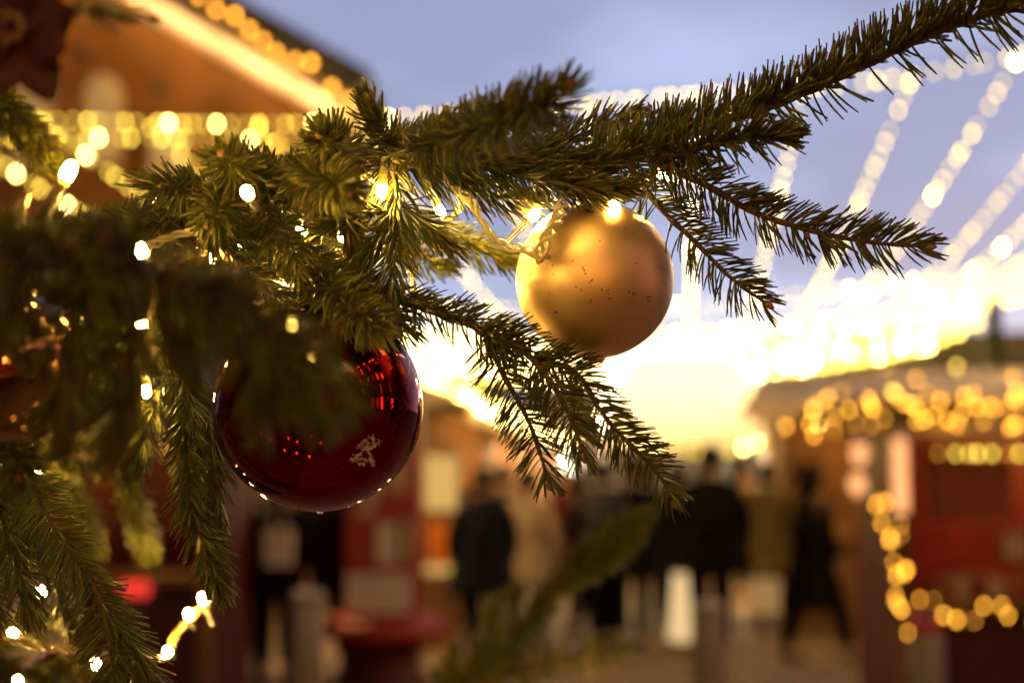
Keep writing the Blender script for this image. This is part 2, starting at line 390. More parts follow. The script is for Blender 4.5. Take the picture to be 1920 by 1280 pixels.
# --- branch F: hanging shoots, lower left, sharp
F_tw = [
 ([(345, 690, .73), (352, 780, .725), (350, 860, .72), (362, 970, .715), (386, 1020, .71), (403, 1068, .705), (416, 1108, .705)],
  dict(npm=3800, L=0.0165, alpha=46, under=.35, spread=125, bend=12)),
 ([(388, 780, .73), (400, 860, .735), (408, 930, .735), (412, 990, .735)], dict(npm=3400, L=0.0165, alpha=40, under=0.42)),
 ([(310, 560, .76), (318, 640, .755), (322, 720, .75)], dict(npm=2600, L=0.0165, alpha=48, under=0.42)),
 ([(300, 730, .78), (275, 800, .78), (262, 870, .78)], dict(npm=2800, L=0.0165, alpha=46, under=0.4)),
 ([(20, 790, .70), (45, 880, .695), (95, 975, .69), (150, 1060, .685), (172, 1078, .685)], dict(npm=3000, L=0.0165, alpha=60, comb=True, low=.45, bend=12)),
 ([(165, 1072, .685), (188, 1130, .68), (205, 1200, .68), (222, 1320, .68)], dict(npm=3000, L=0.0175, alpha=55, comb=True, low=.5, bend=10)),
 ([(195, 1140, .68), (235, 1190, .68), (270, 1250, .68), (300, 1310, .68)], dict(npm=3000, L=0.0160, alpha=48, under=0.3)),
 ([(-30, 860, .72), (0, 960, .71), (30, 1060, .70), (60, 1150, .695)], dict(npm=3600, L=0.0165, alpha=48, under=0.4)),
 ([(60, 940, .72), (70, 1000, .72), (90, 1050, .72)], dict(npm=2600, L=0.018, alpha=30, under=0.6)),
 ([(-60, 1000, .74), (-30, 1080, .73), (0, 1150, .72)], dict(npm=3200, L=0.0165, alpha=48, under=0.4)),
]
branch([(-640, 520, .95), (-200, 560, .84), (40, 600, .79), (220, 640, .76), (330, 670, .74)], F_tw, r0=0.007, r1=0.0028, npm=2600, mk=dict(L=0.0165, alpha=56, under=0.3))
# (branch G follows)
# --- branch G: upper-left shoot, slightly near, dusty tip
branch([(-500, 80, .80), (-200, 110, .68), (-60, 150, .63)],
       [([(-60, 150, .63), (0, 195, .61), (55, 250, .60), (105, 308, .595)], dict(npm=5200, L=0.013, alpha=40, under=0.35, w=0.0009)),
        ([(-30, 0, .50), (110, 18, .48), (200, 28, .47), (275, 40, .465)], dict(npm=500, L=0.010, alpha=30, under=0.5, r0=0.0022))],
       r0=0.006, r1=0.0026, npm=2600, mk=dict(L=0.0155, alpha=50, under=0.3))
# --- branch I: above the frame, carries the poinsettia and a light chain
ik = dict(npm=3000, L=0.0165, alpha=56, under=.3)
branch([(-900, -420, .90), (-400, -330, .68), (0, -230, .55), (520, -240, .56), (800, -250, .57), (1150, -330, .60)],
       [([(0, -230, .55), (80, -300, .53), (200, -380, .52)], ik), ([(300, -240, .55), (420, -330, .55), (560, -420, .55)], ik), ([(700, -245, .57), (820, -330, .58), (940, -420, .60)], ik),
        ([(-200, -280, .60), (-260, -200, .58), (-330, -120, .57)], ik)], r0=0.007, r1=0.003, npm=2600, mk=dict(L=0.0165, alpha=56, under=.3))
# --- branch J: near, below the frame, carries the low light chain
jk = dict(npm=2600, L=0.0165, alpha=56, under=.35)
branch([(-900, 900, .95), (-480, 1120, .70), (-200, 1420, .57), (120, 1520, .53), (400, 1520, .53), (680, 1580, .52)],
       [([(-300, 1300, .61), (-320, 1480, .58), (-300, 1640, .56)], jk), ([(0, 1490, .54), (80, 1600, .52), (180, 1700, .51)], jk), ([(250, 1525, .53), (360, 1640, .52), (480, 1740, .51)], jk), ([(480, 1540, .53), (600, 1660, .53), (740, 1740, .53)], jk)],
       r0=0.006, r1=0.003, npm=2400, mk=dict(L=0.0165, alpha=56, under=.3))
# --- branch H: blurred shoots rising at the bottom centre, farther than the focus
hk = dict(npm=3000, L=0.0215, alpha=52, under=0.35, r0=0.0038, r1=0.0026, spread=120, bend=8, w=.0013)
branch([(-300, 1900, 1.30), (300, 1560, 1.36), (700, 1400, 1.40), (850, 1320, 1.40)],
       [([(850, 1320, 1.40), (900, 1235, 1.40), (930, 1150, 1.40), (962, 1108, 1.40)], hk),
        ([(860, 1330, 1.40), (960, 1210, 1.40), (1060, 1080, 1.38), (1150, 1005, 1.36), (1215, 965, 1.35)], hk),
        ([(880, 1300, 1.38), (980, 1252, 1.36), (1080, 1232, 1.34), (1185, 1205, 1.32)], dict(hk, npm=1500, alpha=62, under=0.5)),
        ([(860, 1320, 1.40), (840, 1270, 1.40), (850, 1230, 1.40)], hk),
        ([(1060, 1080, 1.38), (1120, 1050, 1.36), (1190, 1010, 1.35)], hk)],
       r0=0.008, r1=0.005, npm=2400, mk=dict(L=0.0165, alpha=58, under=0.4))
# --- fill: dark inner branches at the left edge, behind everything
def fill_branch(a, b, n, ln, d_spread, seed):
    g = np.random.default_rng(seed); a = np.array(a, float); b = np.array(b, float); tws = []
    for i in range(n):
        t = 0.15 + 0.85 * (i + 0.5) / n; q = a + (b - a) * t
        s = 1 if i % 2 else -1
        dirx = (b - a)[:2]; dirx = dirx / np.linalg.norm(dirx)
        ang = R(s * g.uniform(35, 60)); dd = np.array([dirx[0] * math.cos(ang) - dirx[1] * math.sin(ang), dirx[0] * math.sin(ang) + dirx[1] * math.cos(ang)])
        l = ln * g.uniform(0.6, 1.1); m = q.copy(); m[:2] += dd * l * 0.5; m[2] += g.normal(0, d_spread); m[1] += 10
        e = q.copy(); e[:2] += dd * l; e[2] += g.normal(0, d_spread * 1.5); e[1] += 34
        tws.append(([tuple(q), tuple(m), tuple(e)], dict(npm=2600, L=0.0165, alpha=52, under=0.4)))
    mid = (a + b) / 2; mid[1] -= 25
    branch([tuple(a), tuple(mid), tuple(b)], tws, r0=0.006, r1=0.002, npm=2400, mk=dict(L=0.0165, alpha=55, under=0.35))
fill_branch((-600, 560, 1.10), (330, 640, .92), 12, 190, .03, 1)
fill_branch((-600, 700, 1.15), (250, 880, .95), 12, 190, .03, 2)
fill_branch((-600, 600, 1.15), (420, 560, .95), 12, 180, .03, 3)
fill_branch((-600, 850, 1.00), (90, 1010, .86), 10, 160, .03, 4)
fill_branch((-600, 1000, 1.2), (160, 1320, 1.0), 10, 190, .03, 5)
fill_branch((-600, 540, 1.05), (640, 490, .86), 14, 150, .02, 6)
fill_branch((-600, 600, 0.8), (90, 760, .58), 9, 200, .02, 9)

# ------------------------------------------------------------------ baubles
def bauble_base(m, col0, rough, mode):
    n, l = nt(m); b = n['Principled BSDF']; b.inputs['Metallic'].default_value = 1.0; b.inputs['Roughness'].default_value = rough
    tc = n.new('ShaderNodeTexCoord'); no = n.new('ShaderNodeTexNoise'); no.inputs['Scale'].default_value = 55; no.inputs['Detail'].default_value = 6
    l.new(tc.outputs['Object'], no.inputs['Vector'])
    rp = n.new('ShaderNodeValToRGB'); c = np.array(col0)
    rp.color_ramp.elements[0].color = (*(c * 0.93), 1); rp.color_ramp.elements[1].color = (*np.clip(c * 1.05, 0, 1), 1)
    l.new(no.outputs['Fac'], rp.inputs['Fac'])
    # dirt specks and scuffs, irregular, dark
    mp = n.new('ShaderNodeMapping'); mp.inputs['Scale'].default_value = (1, 1, 0.55); mp.inputs['Rotation'].default_value = (0.3, 0.5, 0.2)
    l.new(tc.outputs['Object'], mp.inputs['Vector'])
    n2 = n.new('ShaderNodeTexNoise'); n2.inputs['Scale'].default_value = 520; n2.inputs['Detail'].default_value = 3; l.new(mp.outputs[0], n2.inputs['Vector'])
    n3 = n.new('ShaderNodeTexNoise'); n3.inputs['Scale'].default_value = 38; n3.inputs['Detail'].default_value = 1; l.new(tc.outputs['Object'], n3.inputs['Vector'])
    mu = n.new('ShaderNodeMath'); mu.operation = 'MULTIPLY'; l.new(n2.outputs['Fac'], mu.inputs[0]); l.new(n3.outputs['Fac'], mu.inputs[1])
    r2 = n.new('ShaderNodeValToRGB'); r2.color_ramp.elements[0].position = 0.30 if mode == 'matt' else 0.47; r2.color_ramp.elements[1].position = 0.31 if mode == 'matt' else 0.50
    l.new(mu.outputs[0], r2.inputs['Fac'])
    mx = n.new('ShaderNodeMixRGB'); l.new(rp.outputs['Color'], mx.inputs['Color1']); mx.inputs['Fac'].default_value = 0.0
    if mode == 'gloss': l.new(r2.outputs['Color'], mx.inputs['Fac'])
    mx.inputs['Color2'].default_value = (0.10, 0.05, 0.02, 1)
    l.new(mx.outputs[0], b.inputs['Base Color'])
    n4 = n.new('ShaderNodeTexNoise'); n4.inputs['Scale'].default_value = 30; l.new(tc.outputs['Object'], n4.inputs['Vector'])
    bp = n.new('ShaderNodeBump'); bp.inputs['Strength'].default_value = 0.05 if mode == 'matt' else 0.02; bp.inputs['Distance'].default_value = 0.002
    l.new(n4.outputs['Fac'], bp.inputs['Height']); l.new(bp.outputs['Normal'], b.inputs['Normal'])
    return m
M['gold'] = bauble_base(bpy.data.materials.new('matt_gold'), (0.74, 0.49, 0.26), 0.47, 'matt')
M['redgloss'] = bauble_base(bpy.data.materials.new('mirror_red'), (0.20, 0.004, 0.005), 0.06, 'gloss')
M['bronze'] = bauble_base(bpy.data.materials.new('mirror_bronze'), (0.30, 0.15, 0.06), 0.03, 'gloss')
M['capmetal'] = mat('gold_cap_metal', (0.8, 0.58, 0.25), 0.25, 1.0, var=0.08, scale=200)
M['water'] = mat('water_drop', (0.95, 0.93, 0.9), 0.02, 0, var=0.02, scale=50, trans=1.0)
M['glitter'] = mat('worn_gold_glitter', (0.62, 0.50, 0.34), 0.6, 0.1, var=0.4, scale=900)

def bauble(name, label, c, r, m, tilt=(0, 0, 1), squash=1.0):
    c = np.array(c); ax = np.array(tilt, float); ax /= np.linalg.norm(ax)
    t = thing(name, label, 'bauble', c - ax * r)
    mb = MB(); mb.sphere(c, r, 96, 64); obj('ball', mb, m, t)
    mb = MB(); k = r / 0.04
    mb.lathe(c + ax * r * 0.965, [(0.0085 * k, 0), (0.0092 * k, 0.001), (0.0088 * k, 0.006 * k), (0.0075 * k, 0.0075 * k), (0.002, 0.0078 * k)], 20, 0, axis=ax)
    obj('cap', mb, M['capmetal'], t)
    a = np.linspace(-0.3, 2 * PI - 0.4, 18); o = c + ax * (r * 0.965 + 0.0105 * k)
    mb = MB(); mb.tube(np.stack([o[0] + 0.004 * np.cos(a), np.full(18, o[1]), o[2] + 0.004 * np.sin(a)], 1), 0.0005, 6)
    mb.tube([o + ax * 0.003, o + ax * 0.02, o + ax * 0.035 + np.array([0.002, 0.004, 0])], 0.0005, 6)
    obj('hanging_loop', mb, M['capmetal'], t)
    return t
gc = P(1115, 524, .715); gr = 148 / FPX * .715
gb = bauble('gold_bauble', 'matt gold bauble with dirt specks hanging under the main branch', gc, gr, M['gold'])
def on_ball(c, r, px, py):          # point of the ball's near face behind a pixel
    d = Fw + Rt * (px - 960) / FPX + Up * (640 - py) / FPX; d /= np.linalg.norm(d)
    oc = CAM - c; b = oc @ d; q = b * b - (oc @ oc - r * r); s = -b - math.sqrt(max(q, 0))
    p = CAM + d * s; return p, (p - c) / r
for (px, py, s) in [(1186, 566, 1.0), (1046, 593, 1.15), (1192, 494, .4), (1020, 497, .35)]:
    p, nn = on_ball(gc, gr, px, py); mb = MB()
    dn = np.array([0, 0, -1.0]); dn -= nn * (dn @ nn); dn /= np.linalg.norm(dn)
    mb.lathe(p - nn * 0.0004, [(0.0012 * s, 0), (0.0014 * s, 0.0005 * s), (0.0009 * s, 0.0011 * s), (0.0002, 0.0014 * s)], 14, 0, axis=nn)
    obj('water_drop', mb, M['water'], gb)
M['dirt'] = mat('dirt_speck', (0.09, 0.045, 0.018), 0.7, var=0.3, scale=900)
mb = MB(); g = np.random.default_rng(11)
for (x, y, l_, an) in [(1074, 489, 3, 1.2), (1095, 505, 9, 1.3), (1097, 513, 5, .4), (1036, 497, 3, .8), (1037, 514, 5, .3), (1138, 547, 8, 1.4), (1128, 543, 4, .9), (1109, 565, 7, .9), (1090, 545, 4, .5), (1080, 538, 4, .4),
                       (1218, 556, 16, -.6), (1193, 494, 4, .6), (1233, 501, 3, 1.2), (1246, 532, 5, 1.5), (1124, 452, 5, 0), (1190, 437, 3, .4), (1143, 560, 5, 1.4), (1107, 527, 9, 1.5), (1186, 550, 13, 1.57), (1042, 585, 9, 1.2), (1052, 470, 5, -.5), (1160, 600, 4, .2), (1030, 550, 3, 1.0), (1210, 470, 3, .3)]:
    for k in range(3):
        p, nn = on_ball(gc, gr, x + g.normal(0, l_ * .25) , y + g.normal(0, l_ * .25)); q = p + nn * 0.00006
        u0 = np.cross([0, 0, 1.0], nn); u0 /= np.linalg.norm(u0); v0 = np.cross(nn, u0); a_ = an + g.normal(0, .3)
        u = u0 * math.cos(a_) - v0 * math.sin(a_); v_ = u0 * math.sin(a_) + v0 * math.cos(a_)
        a1 = l_ * .00010 * g.uniform(.6, 1.1); b1 = g.uniform(.00018, .00036)
        mb.prism([q - u * a1 - v_ * b1 * .6, q + u * a1 * .2 - v_ * b1, q + u * a1 - v_ * b1 * .2, q + u * a1 * .5 + v_ * b1, q - u * a1 * .7 + v_ * b1 * .7], nn * 0.00004)
obj('dirt_specks', mb, M['dirt'], gb)
mb = MB(); mb.sphere(gc + np.array([0.001, 0, -gr - 0.0005]), 0.0042, 16, 10, 0, (1, 1, .45)); obj('bottom_nub', mb, M['gold'], gb)

rc = P(597, 762, .70); rr = 196 / FPX * .70
rb = bauble('red_bauble', 'glossy dark red glass bauble behind blurred needles', rc, rr, M['redgloss'])
# worn glitter mark: an irregular cluster of flakes and scratches
mb = MB(); g = np.random.default_rng(3)
strokes = [((700, 815), (668, 838)), ((712, 828), (690, 842)), ((690, 830), (676, 850)), ((676, 850), (655, 864)), ((668, 858), (690, 862)), ((690, 845), (698, 866)), ((698, 820), (702, 835)), ((680, 840), (704, 838)), ((660, 862), (684, 872)), ((694, 860), (700, 872))]
for (a, b) in strokes:
    for k in range(34):
        t = g.random(); x = a[0] + (b[0] - a[0]) * t + g.normal(0, 1.9); y = a[1] + (b[1] - a[1]) * t + g.normal(0, 1.9)
        p, nn = on_ball(rc, rr, x, y); q = p + nn * 0.00012
        u = np.cross(nn, [0, 0, 1]); u /= np.linalg.norm(u); v = np.cross(nn, u); an = g.uniform(0, PI); u, v = u * math.cos(an) + v * math.sin(an), -u * math.sin(an) + v * math.cos(an)
        a1, b1 = g.uniform(.0002, .0008), g.uniform(.00008, .0002)
        mb.prism([q - u * a1 - v * b1, q + u * a1 - v * b1 * .4, q + u * a1 * .6 + v * b1, q - u * a1 * .7 + v * b1], nn * 0.00008)
obj('glitter_mark', mb, M['glitter'], rb)
for (px, py, s) in [(703, 921, 1.0), (683, 938, .7), (655, 950, .8), (600, 960, 1.3), (560, 955, .6), (638, 838, .5), (655, 760, .5)]:
    p, nn = on_ball(rc, rr * 0.999, px, py); mb = MB()
    mb.sphere(p, 0.0011 * s, 12, 8, 0, (1.2, 1, .9)); obj('water_drop', mb, M['water'], rb)

bauble('bronze_bauble', 'dark bronze mirror bauble glinting with lights at the left edge', P(30, 690, .54), 140 / FPX * .54, M['bronze'])

bauble('red_bauble', 'small red bauble blurred in the bottom left corner', P(105, 1262, 1.05), 44 / FPX * 1.05, M['redgloss'])
# red poinsettia, dark and blurred, top left
pc = P(25, 55, .47)
pf = thing('poinsettia', 'dark red poinsettia flower, blurred in the top left corner', 'flower', pc)
M['petal'] = mat('dark_red_petal', (0.045, 0.004, 0.005), 0.7, var=0.5, scale=60)
for k in range(9):
    a = k * 2 * PI / 9 + 0.3; L = 0.026 if k % 2 else 0.021
    u = Rt * math.cos(a) + Up * math.sin(a); v = np.cross(Fw, u); mb = MB(); vs = []
    for i in range(9):
        t = i / 8; w = 0.0075 * math.sin(PI * min(1, t * 0.96 + 0.02)) ** 0.8 + 0.0003
        c = pc + u * L * t + Fw * (0.004 * math.sin(t * 3 + k) + (0.006 if k % 2 else -0.002) * t * t)
        for j, q in enumerate((-1, -.5, 0, .5, 1)): vs.append(c + v * w * q - Fw * 0.0018 * (1 - abs(q)))
    fs = [(i * 5 + j, i * 5 + j + 1, i * 5 + j + 6, i * 5 + j + 5) for i in range(8) for j in range(4)]
    vs = np.array(vs); nvs = len(vs)
    mb.add(np.concatenate([vs, vs + Fw * 0.0005]), fs + [tuple(x + nvs for x in f[::-1]) for f in fs], 0, True)
    obj('petal', mb, M['petal'], pf)
mb = MB()
for k in range(7): mb.sphere(pc - Fw * 0.003 + Rt * 0.004 * math.cos(k * .9) + Up * 0.004 * math.sin(k * .9), 0.002, 10, 6)
obj('flower_centre', mb, M['bud'], pf)
mb = MB(); mb.tube(smooth_path([pc + Fw * .004, pc + Fw * .03 + Up * .015, P(0, -228, .55)], .004), .0014, 8); obj('stem', mb, M['bark'], pf)

# ------------------------------------------------------------------ fairy lights on the tree
def led_mesh():
    mb = MB(); mb.lathe((0, 0, 0), [(0.0022, 0), (0.0027, 0.001), (0.0029, 0.004), (0.0026, 0.0065), (0.0016, 0.0082), (0.0003, 0.0088)], 16)
    return mb.mesh('fairy_bulb', M['b_tree'])
LED = led_mesh()
LEDD = LED.copy(); LEDD.name = 'fairy_bulb_dim'; LEDD.materials.clear(); LEDD.materials.append(M['b_treedim'])
LEDE = LEDD.copy(); LEDE.name = 'fairy_bulb_faint'; LEDE.materials.clear(); LEDE.materials.append(M['b_treefaint'])
def holder_mesh():
    mb = MB(); mb.lathe((0, 0, 0), [(0.0012, -0.021), (0.0019, -0.019), (0.0021, -0.010), (0.0027, -0.004), (0.0030, 0.0), (0.0024, 0.0004), (0.0024, 0.0002)], 14)
    return mb.mesh('bulb_holder', M['holder'])
HOLD = holder_mesh()
def led(parent, pos, dirv, me=None):
    d = Vector([float(x) for x in dirv]).normalized(); rot = d.to_track_quat('Z', 'Y').to_euler()
    b = inst('bulb', me or LED, parent, pos, .82, rot); h = inst('bulb_holder', HOLD, parent, pos, .82, rot)
def twisted(mb, pts, R0=0.0019, r=0.00095, pitch=0.021, strands=3, loose=None):
    path = smooth_path(pts, 0.0012); cum = np.concatenate([[0], np.cumsum(np.linalg.norm(np.diff(path, axis=0), axis=1))])
    T = np.gradient(path, axis=0); T /= np.linalg.norm(T, axis=1)[:, None]
    a = np.array([0.0, 1, 0]); N = a - T * (T @ a)[:, None]; N /= np.linalg.norm(N, axis=1)[:, None]; B = np.cross(T, N)
    rad = R0 * (1 + 0.35 * np.sin(cum / 0.012) + 0.2 * np.sin(cum / 0.005 + 1))
    for k in range(strands):
        ph = cum / pitch * 2 * PI + k * 2 * PI / strands + 0.5 * np.sin(cum / 0.02 + k)
        mb.tube(path + rad[:, None] * (np.cos(ph)[:, None] * N + np.sin(ph)[:, None] * B), r, 7)
def vdir(dx, dy, dz=0.0): return Rt * dx - Up * dy + Fw * dz
t = thing('fairy_lights', 'clear twisted wire fairy lights looped beside the gold bauble', 'fairy lights', P(950, 465, .69), 'fairy light chains on the tree')
mb = MB()
twisted(mb, px_path([(800, 285, .715), (845, 335, .705), (875, 370, .70), (905, 415, .69), (925, 450, .687), (952, 463, .686), (985, 466, .682), (1012, 478, .676), (1019, 487, .674)]))
twisted(mb, px_path([(1019, 487, .674), (1016, 470, .673), (1028, 440, .674), (1045, 410, .68), (1060, 378, .69), (1090, 345, .70), (1150, 280, .705), (1200, 240, .71)]), R0=0.0021)
twisted(mb, px_path([(800, 285, .715), (720, 330, .70), (600, 320, .69), (500, 350, .68), (430, 420, .68), (330, 440, .68), (270, 470, .67)]))
obj('wire', mb, M['clearwire'], t)
led(t, P(992, 412, .712), vdir(.72, -.70, -.1))
led(t, P(1146, 376, .694), vdir(.5, .8, -.1), LEDD)
led(t, P(717, 345, .69), vdir(-.1, 1, 0))
led(t, P(466, 366, .60), vdir(0, -.25, -1))
led(t, P(268, 482, .57), vdir(-.4, -1, -.2))
led(t, P(494, 636, .50), vdir(.1, -1, 0), LEDE)
led(t, P(540, 630, .50), vdir(.1, -1, 0), LEDE)
led(t, P(575, 690, .50), vdir(.1, -1, .3), LEDE)
led(t, P(930, 330, .78), vdir(-.3, .6, .3))  # this and the following bulbs are hidden, added to light the needles
led(t, P(560, 420, .72), vdir(.3, .6, .3))
led(t, P(820, 385, .74), vdir(.3, .6, .3))
led(t, P(1235, 322, .715), vdir(.6, .6, .1))
led(t, P(1080, 318, .735), vdir(.6, .6, .1))
led(t, P(640, 430, .76), vdir(.2, 1, .1))
t = thing('fairy_lights', 'fairy lights hanging in the lower left corner of the tree', 'fairy lights', P(320, 1222, .95), 'fairy light chains on the tree')
mb = MB()
twisted(mb, px_path([(300, 500, .80), (285, 600, .76), (270, 720, .77), (330, 900, .9), (395, 1100, .98), (355, 1160, .98), (330, 1190, .97), (300, 1235, .95), (180, 1225, .85), (30, 1200, .84), (-60, 1150, .85)]))
obj('wire', mb, M['dullwire'], t)
for (px, py, d, v) in [(278, 608, .74, (-1, .05, -.2)), (272, 722, .76, (.2, 1, -.2)), (383, 1130, .98, (-.3, -1, -.3)), (355, 1155, .98, (0, -.6, -.7)), (316, 1222, .96, (0, -.4, -.9)),
                       (27, 1187, .86, (0, -.3, -.9)), (36, 1275, .86, (0, -.3, -.9)), (178, 1240, .90, (.3, .2, -.5)), (75, 1105, 1.0, (.3, .2, -.5)), (120, 640, .95, (.3, .4, .3)), (60, 880, .95, (.3, .4, .3))]:
    led(t, P(px, py, d), vdir(*v))
t = thing('fairy_lights', 'fairy light with long clear holder below the upper left shoot', 'fairy lights', P(60, 430, .55), 'fairy light chains on the tree')
mb = MB(); twisted(mb, px_path([(-120, 400, .60), (-20, 425, .57), (60, 428, .56), (45, 470, .55), (-40, 520, .56)]))
mb.tube(px_path([(62, 425, .56), (90, 380, .56), (118, 342, .56)]), 0.0022, 10)
obj('wire', mb, M['dullwire'], t)
led(t, P(122, 335, .56), vdir(.4, -.8, 0))
# inner chain; its hidden bulbs are added to light the inner needles
t = thing('fairy_lights', 'fairy lights glimmering deep between the central branches', 'fairy lights', P(400, 470, .80), 'fairy light chains on the tree')
mb = MB(); twisted(mb, px_path([(150, 560, .95), (395, 470, .84), (520, 560, .86), (650, 480, .84), (820, 430, .80), (900, 330, .80)]))
obj('wire', mb, M['dullwire'], t)
for (px, py, d) in [(395, 470, .83), (640, 500, .82), (880, 330, .78), (500, 600, .86), (780, 560, .78), (950, 300, .76)]:
    led(t, P(px, py, d), vdir(.2, 1, .2))
t = thing('fairy_lights', 'added fill fairy lights, unseen on the branch above the frame', 'fairy lights', P(560, -215, .56), 'fairy light chains on the tree')  # unseen chain added to light the near needles from above
mb = MB(); twisted(mb, px_path([(-300, -290, .63), (200, -225, .55), (560, -225, .56), (800, -235, .57), (1120, -310, .60)])); obj('wire', mb, M['dullwire'], t)
for (px, py, d) in [(560, -200, .56), (740, -205, .57), (900, -230, .58), (1060, -270, .59)]: led(t, P(px, py, d), vdir(.1, 1, .1))
t = thing('fairy_lights', 'added unseen fairy lights on the low branch, for glints in the red bauble', 'fairy lights', P(300, 1420, .52), 'fairy light chains on the tree')  # unseen chain added for sparkles in the red bauble and lit tips
cp = [(-420, 700, .62), (-330, 1000, .60), (-200, 1260, .56), (-40, 1400, .54), (120, 1440, .52), (300, 1420, .52), (470, 1440, .54), (640, 1500, .56)]
mb = MB(); twisted(mb, px_path(cp)); obj('wire', mb, M['dullwire'], t)
for (px, py, d) in [(-420, 760, .62), (-350, 960, .6), (-250, 1180, .57), (-180, 1310, .55), (-10, 1420, .50), (120, 1390, .56), (170, 1475, .50), (300, 1400, .56), (430, 1460, .47), (480, 1400, .57), (640, 1500, .50)]: led(t, P(px, py, d), vdir(.2, -1, .1), LEDE)
t = thing('fairy_lights', 'added fill fairy lights around the lowest branch, unseen below the frame', 'fairy lights', P(900, 1420, 1.2), 'fairy light chains on the tree')  # unseen chain added to gild the bottom shoots
mb = MB(); twisted(mb, px_path([(500, 1480, 1.3), (800, 1345, 1.29), (1000, 1345, 1.28), (1300, 1380, 1.25)])); obj('wire', mb, M['dullwire'], t)
for (px, py, d) in [(700, 1420, 1.45), (835, 1325, 1.25), (1015, 1335, 1.46), (1130, 1320, 1.27)]: led(t, P(px, py, d), vdir(.1, -1, .1))

# ================================================================== the market square
# ground: one large sheet with a paving pattern
mg = bpy.data.materials.new('wet_paving'); n, l = nt(mg); b = n['Principled BSDF']
tc = n.new('ShaderNodeTexCoord'); br = n.new('ShaderNodeTexBrick')
br.inputs['Scale'].default_value = 1.0; br.inputs['Brick Width'].default_value = 0.5; br.inputs['Row Height'].default_value = 0.25; br.inputs['Mortar Size'].default_value = 0.012
br.inputs['Color1'].default_value = (0.33, 0.22, 0.10, 1); br.inputs['Color2'].default_value = (0.26, 0.17, 0.08, 1); br.inputs['Mortar'].default_value = (0.06, 0.05, 0.045, 1)
no = n.new('ShaderNodeTexNoise'); no.inputs['Scale'].default_value = 0.7; no.inputs['Detail'].default_value = 6
l.new(tc.outputs['Object'], br.inputs['Vector']); l.new(tc.outputs['Object'], no.inputs['Vector'])
mx = n.new('ShaderNodeMixRGB'); mx.blend_type = 'MULTIPLY'; mx.inputs['Fac'].default_value = 0.6
l.new(br.outputs['Color'], mx.inputs['Color1']); l.new(no.outputs['Color'], mx.inputs['Color2']); l.new(br.outputs['Color'], b.inputs['Base Color'])
rp = n.new('ShaderNodeMapRange'); rp.inputs['To Min'].default_value = 0.55; rp.inputs['To Max'].default_value = 0.85
l.new(no.outputs['Fac'], rp.inputs['Value']); l.new(rp.outputs[0], b.inputs['Roughness'])
bp = n.new('ShaderNodeBump'); bp.inputs['Strength'].default_value = 0.3; bp.inputs['Distance'].default_value = 0.01
l.new(br.outputs['Fac'], bp.inputs['Height']); l.new(bp.outputs['Normal'], b.inputs['Normal'])
mb = MB(); mb.add([(-300, -300, 0), (300, -300, 0), (300, 300, 0), (-300, 300, 0)], [(0, 1, 2, 3)])
struct('ground', mb, mg)

# ------------------------------------------------------------------ light strings
def bulb_mesh(name, r, m, sub=(10, 7)):
    mb = MB(); mb.sphere((0, 0, 0), r, sub[0], sub[1]); return mb.mesh(name, m)
BS = bulb_mesh('string_bulb', 0.017, M['b_string']); BB = bulb_mesh('string_bulb_bright', 0.019, M['b_bright'])
BF = bulb_mesh('string_bulb_faint', 0.017, M['b_faint'])
BG = bulb_mesh('garland_bulb', 0.0115, M['b_garland']); BD = bulb_mesh('garland_bulb_dim', 0.0115, M['b_dim']); BA = bulb_mesh('eave_bulb', 0.05, M['b_amber'])
def string(label, pts, spacing, group, me=BS, bright=0.06, wire_r=0.004, scale=(0.8, 1.15), drop=0.03, maxn=100, bm=None, grow=0.0, jit=0.0):
    path = smooth_path(pts, 0.25); cum = np.concatenate([[0], np.cumsum(np.linalg.norm(np.diff(path, axis=0), axis=1))])
    t = thing('light_string', label, 'light string', path[0], group)
    mb = MB(); mb.tube(path, wire_r, 5); obj('wire', mb, M['cable'], t)
    nb = min(maxn, int(cum[-1] / spacing))
    for i in range(nb):
        s = (i + 0.5 + random.uniform(-.3, .3)) * cum[-1] / nb
        p = np.array([np.interp(s, cum, path[:, k]) for k in range(3)]) - np.array([0, 0, drop])
        if jit: p = p + np.array([random.gauss(0, jit), random.gauss(0, jit), random.gauss(0, jit)])
        isb = random.random() < bright
        dist = math.hypot(p[0], p[1])
        inst('bulb', (bm or BB) if isb else (BF if random.random() < .42 else me), t, p, random.uniform(*scale) * (1 + grow * max(0, dist - 12)))
    return t
G1 = 'light strings of the canopy over the market street'; G2 = 'cross cables of the light canopy'
def sagged(a, b, sag, n=14):
    t = np.linspace(0, 1, n)[:, None]; q = np.array(a) + (np.array(b) - np.array(a)) * t
    q[:, 2] -= (4 * sag * t * (1 - t))[:, 0]; return q
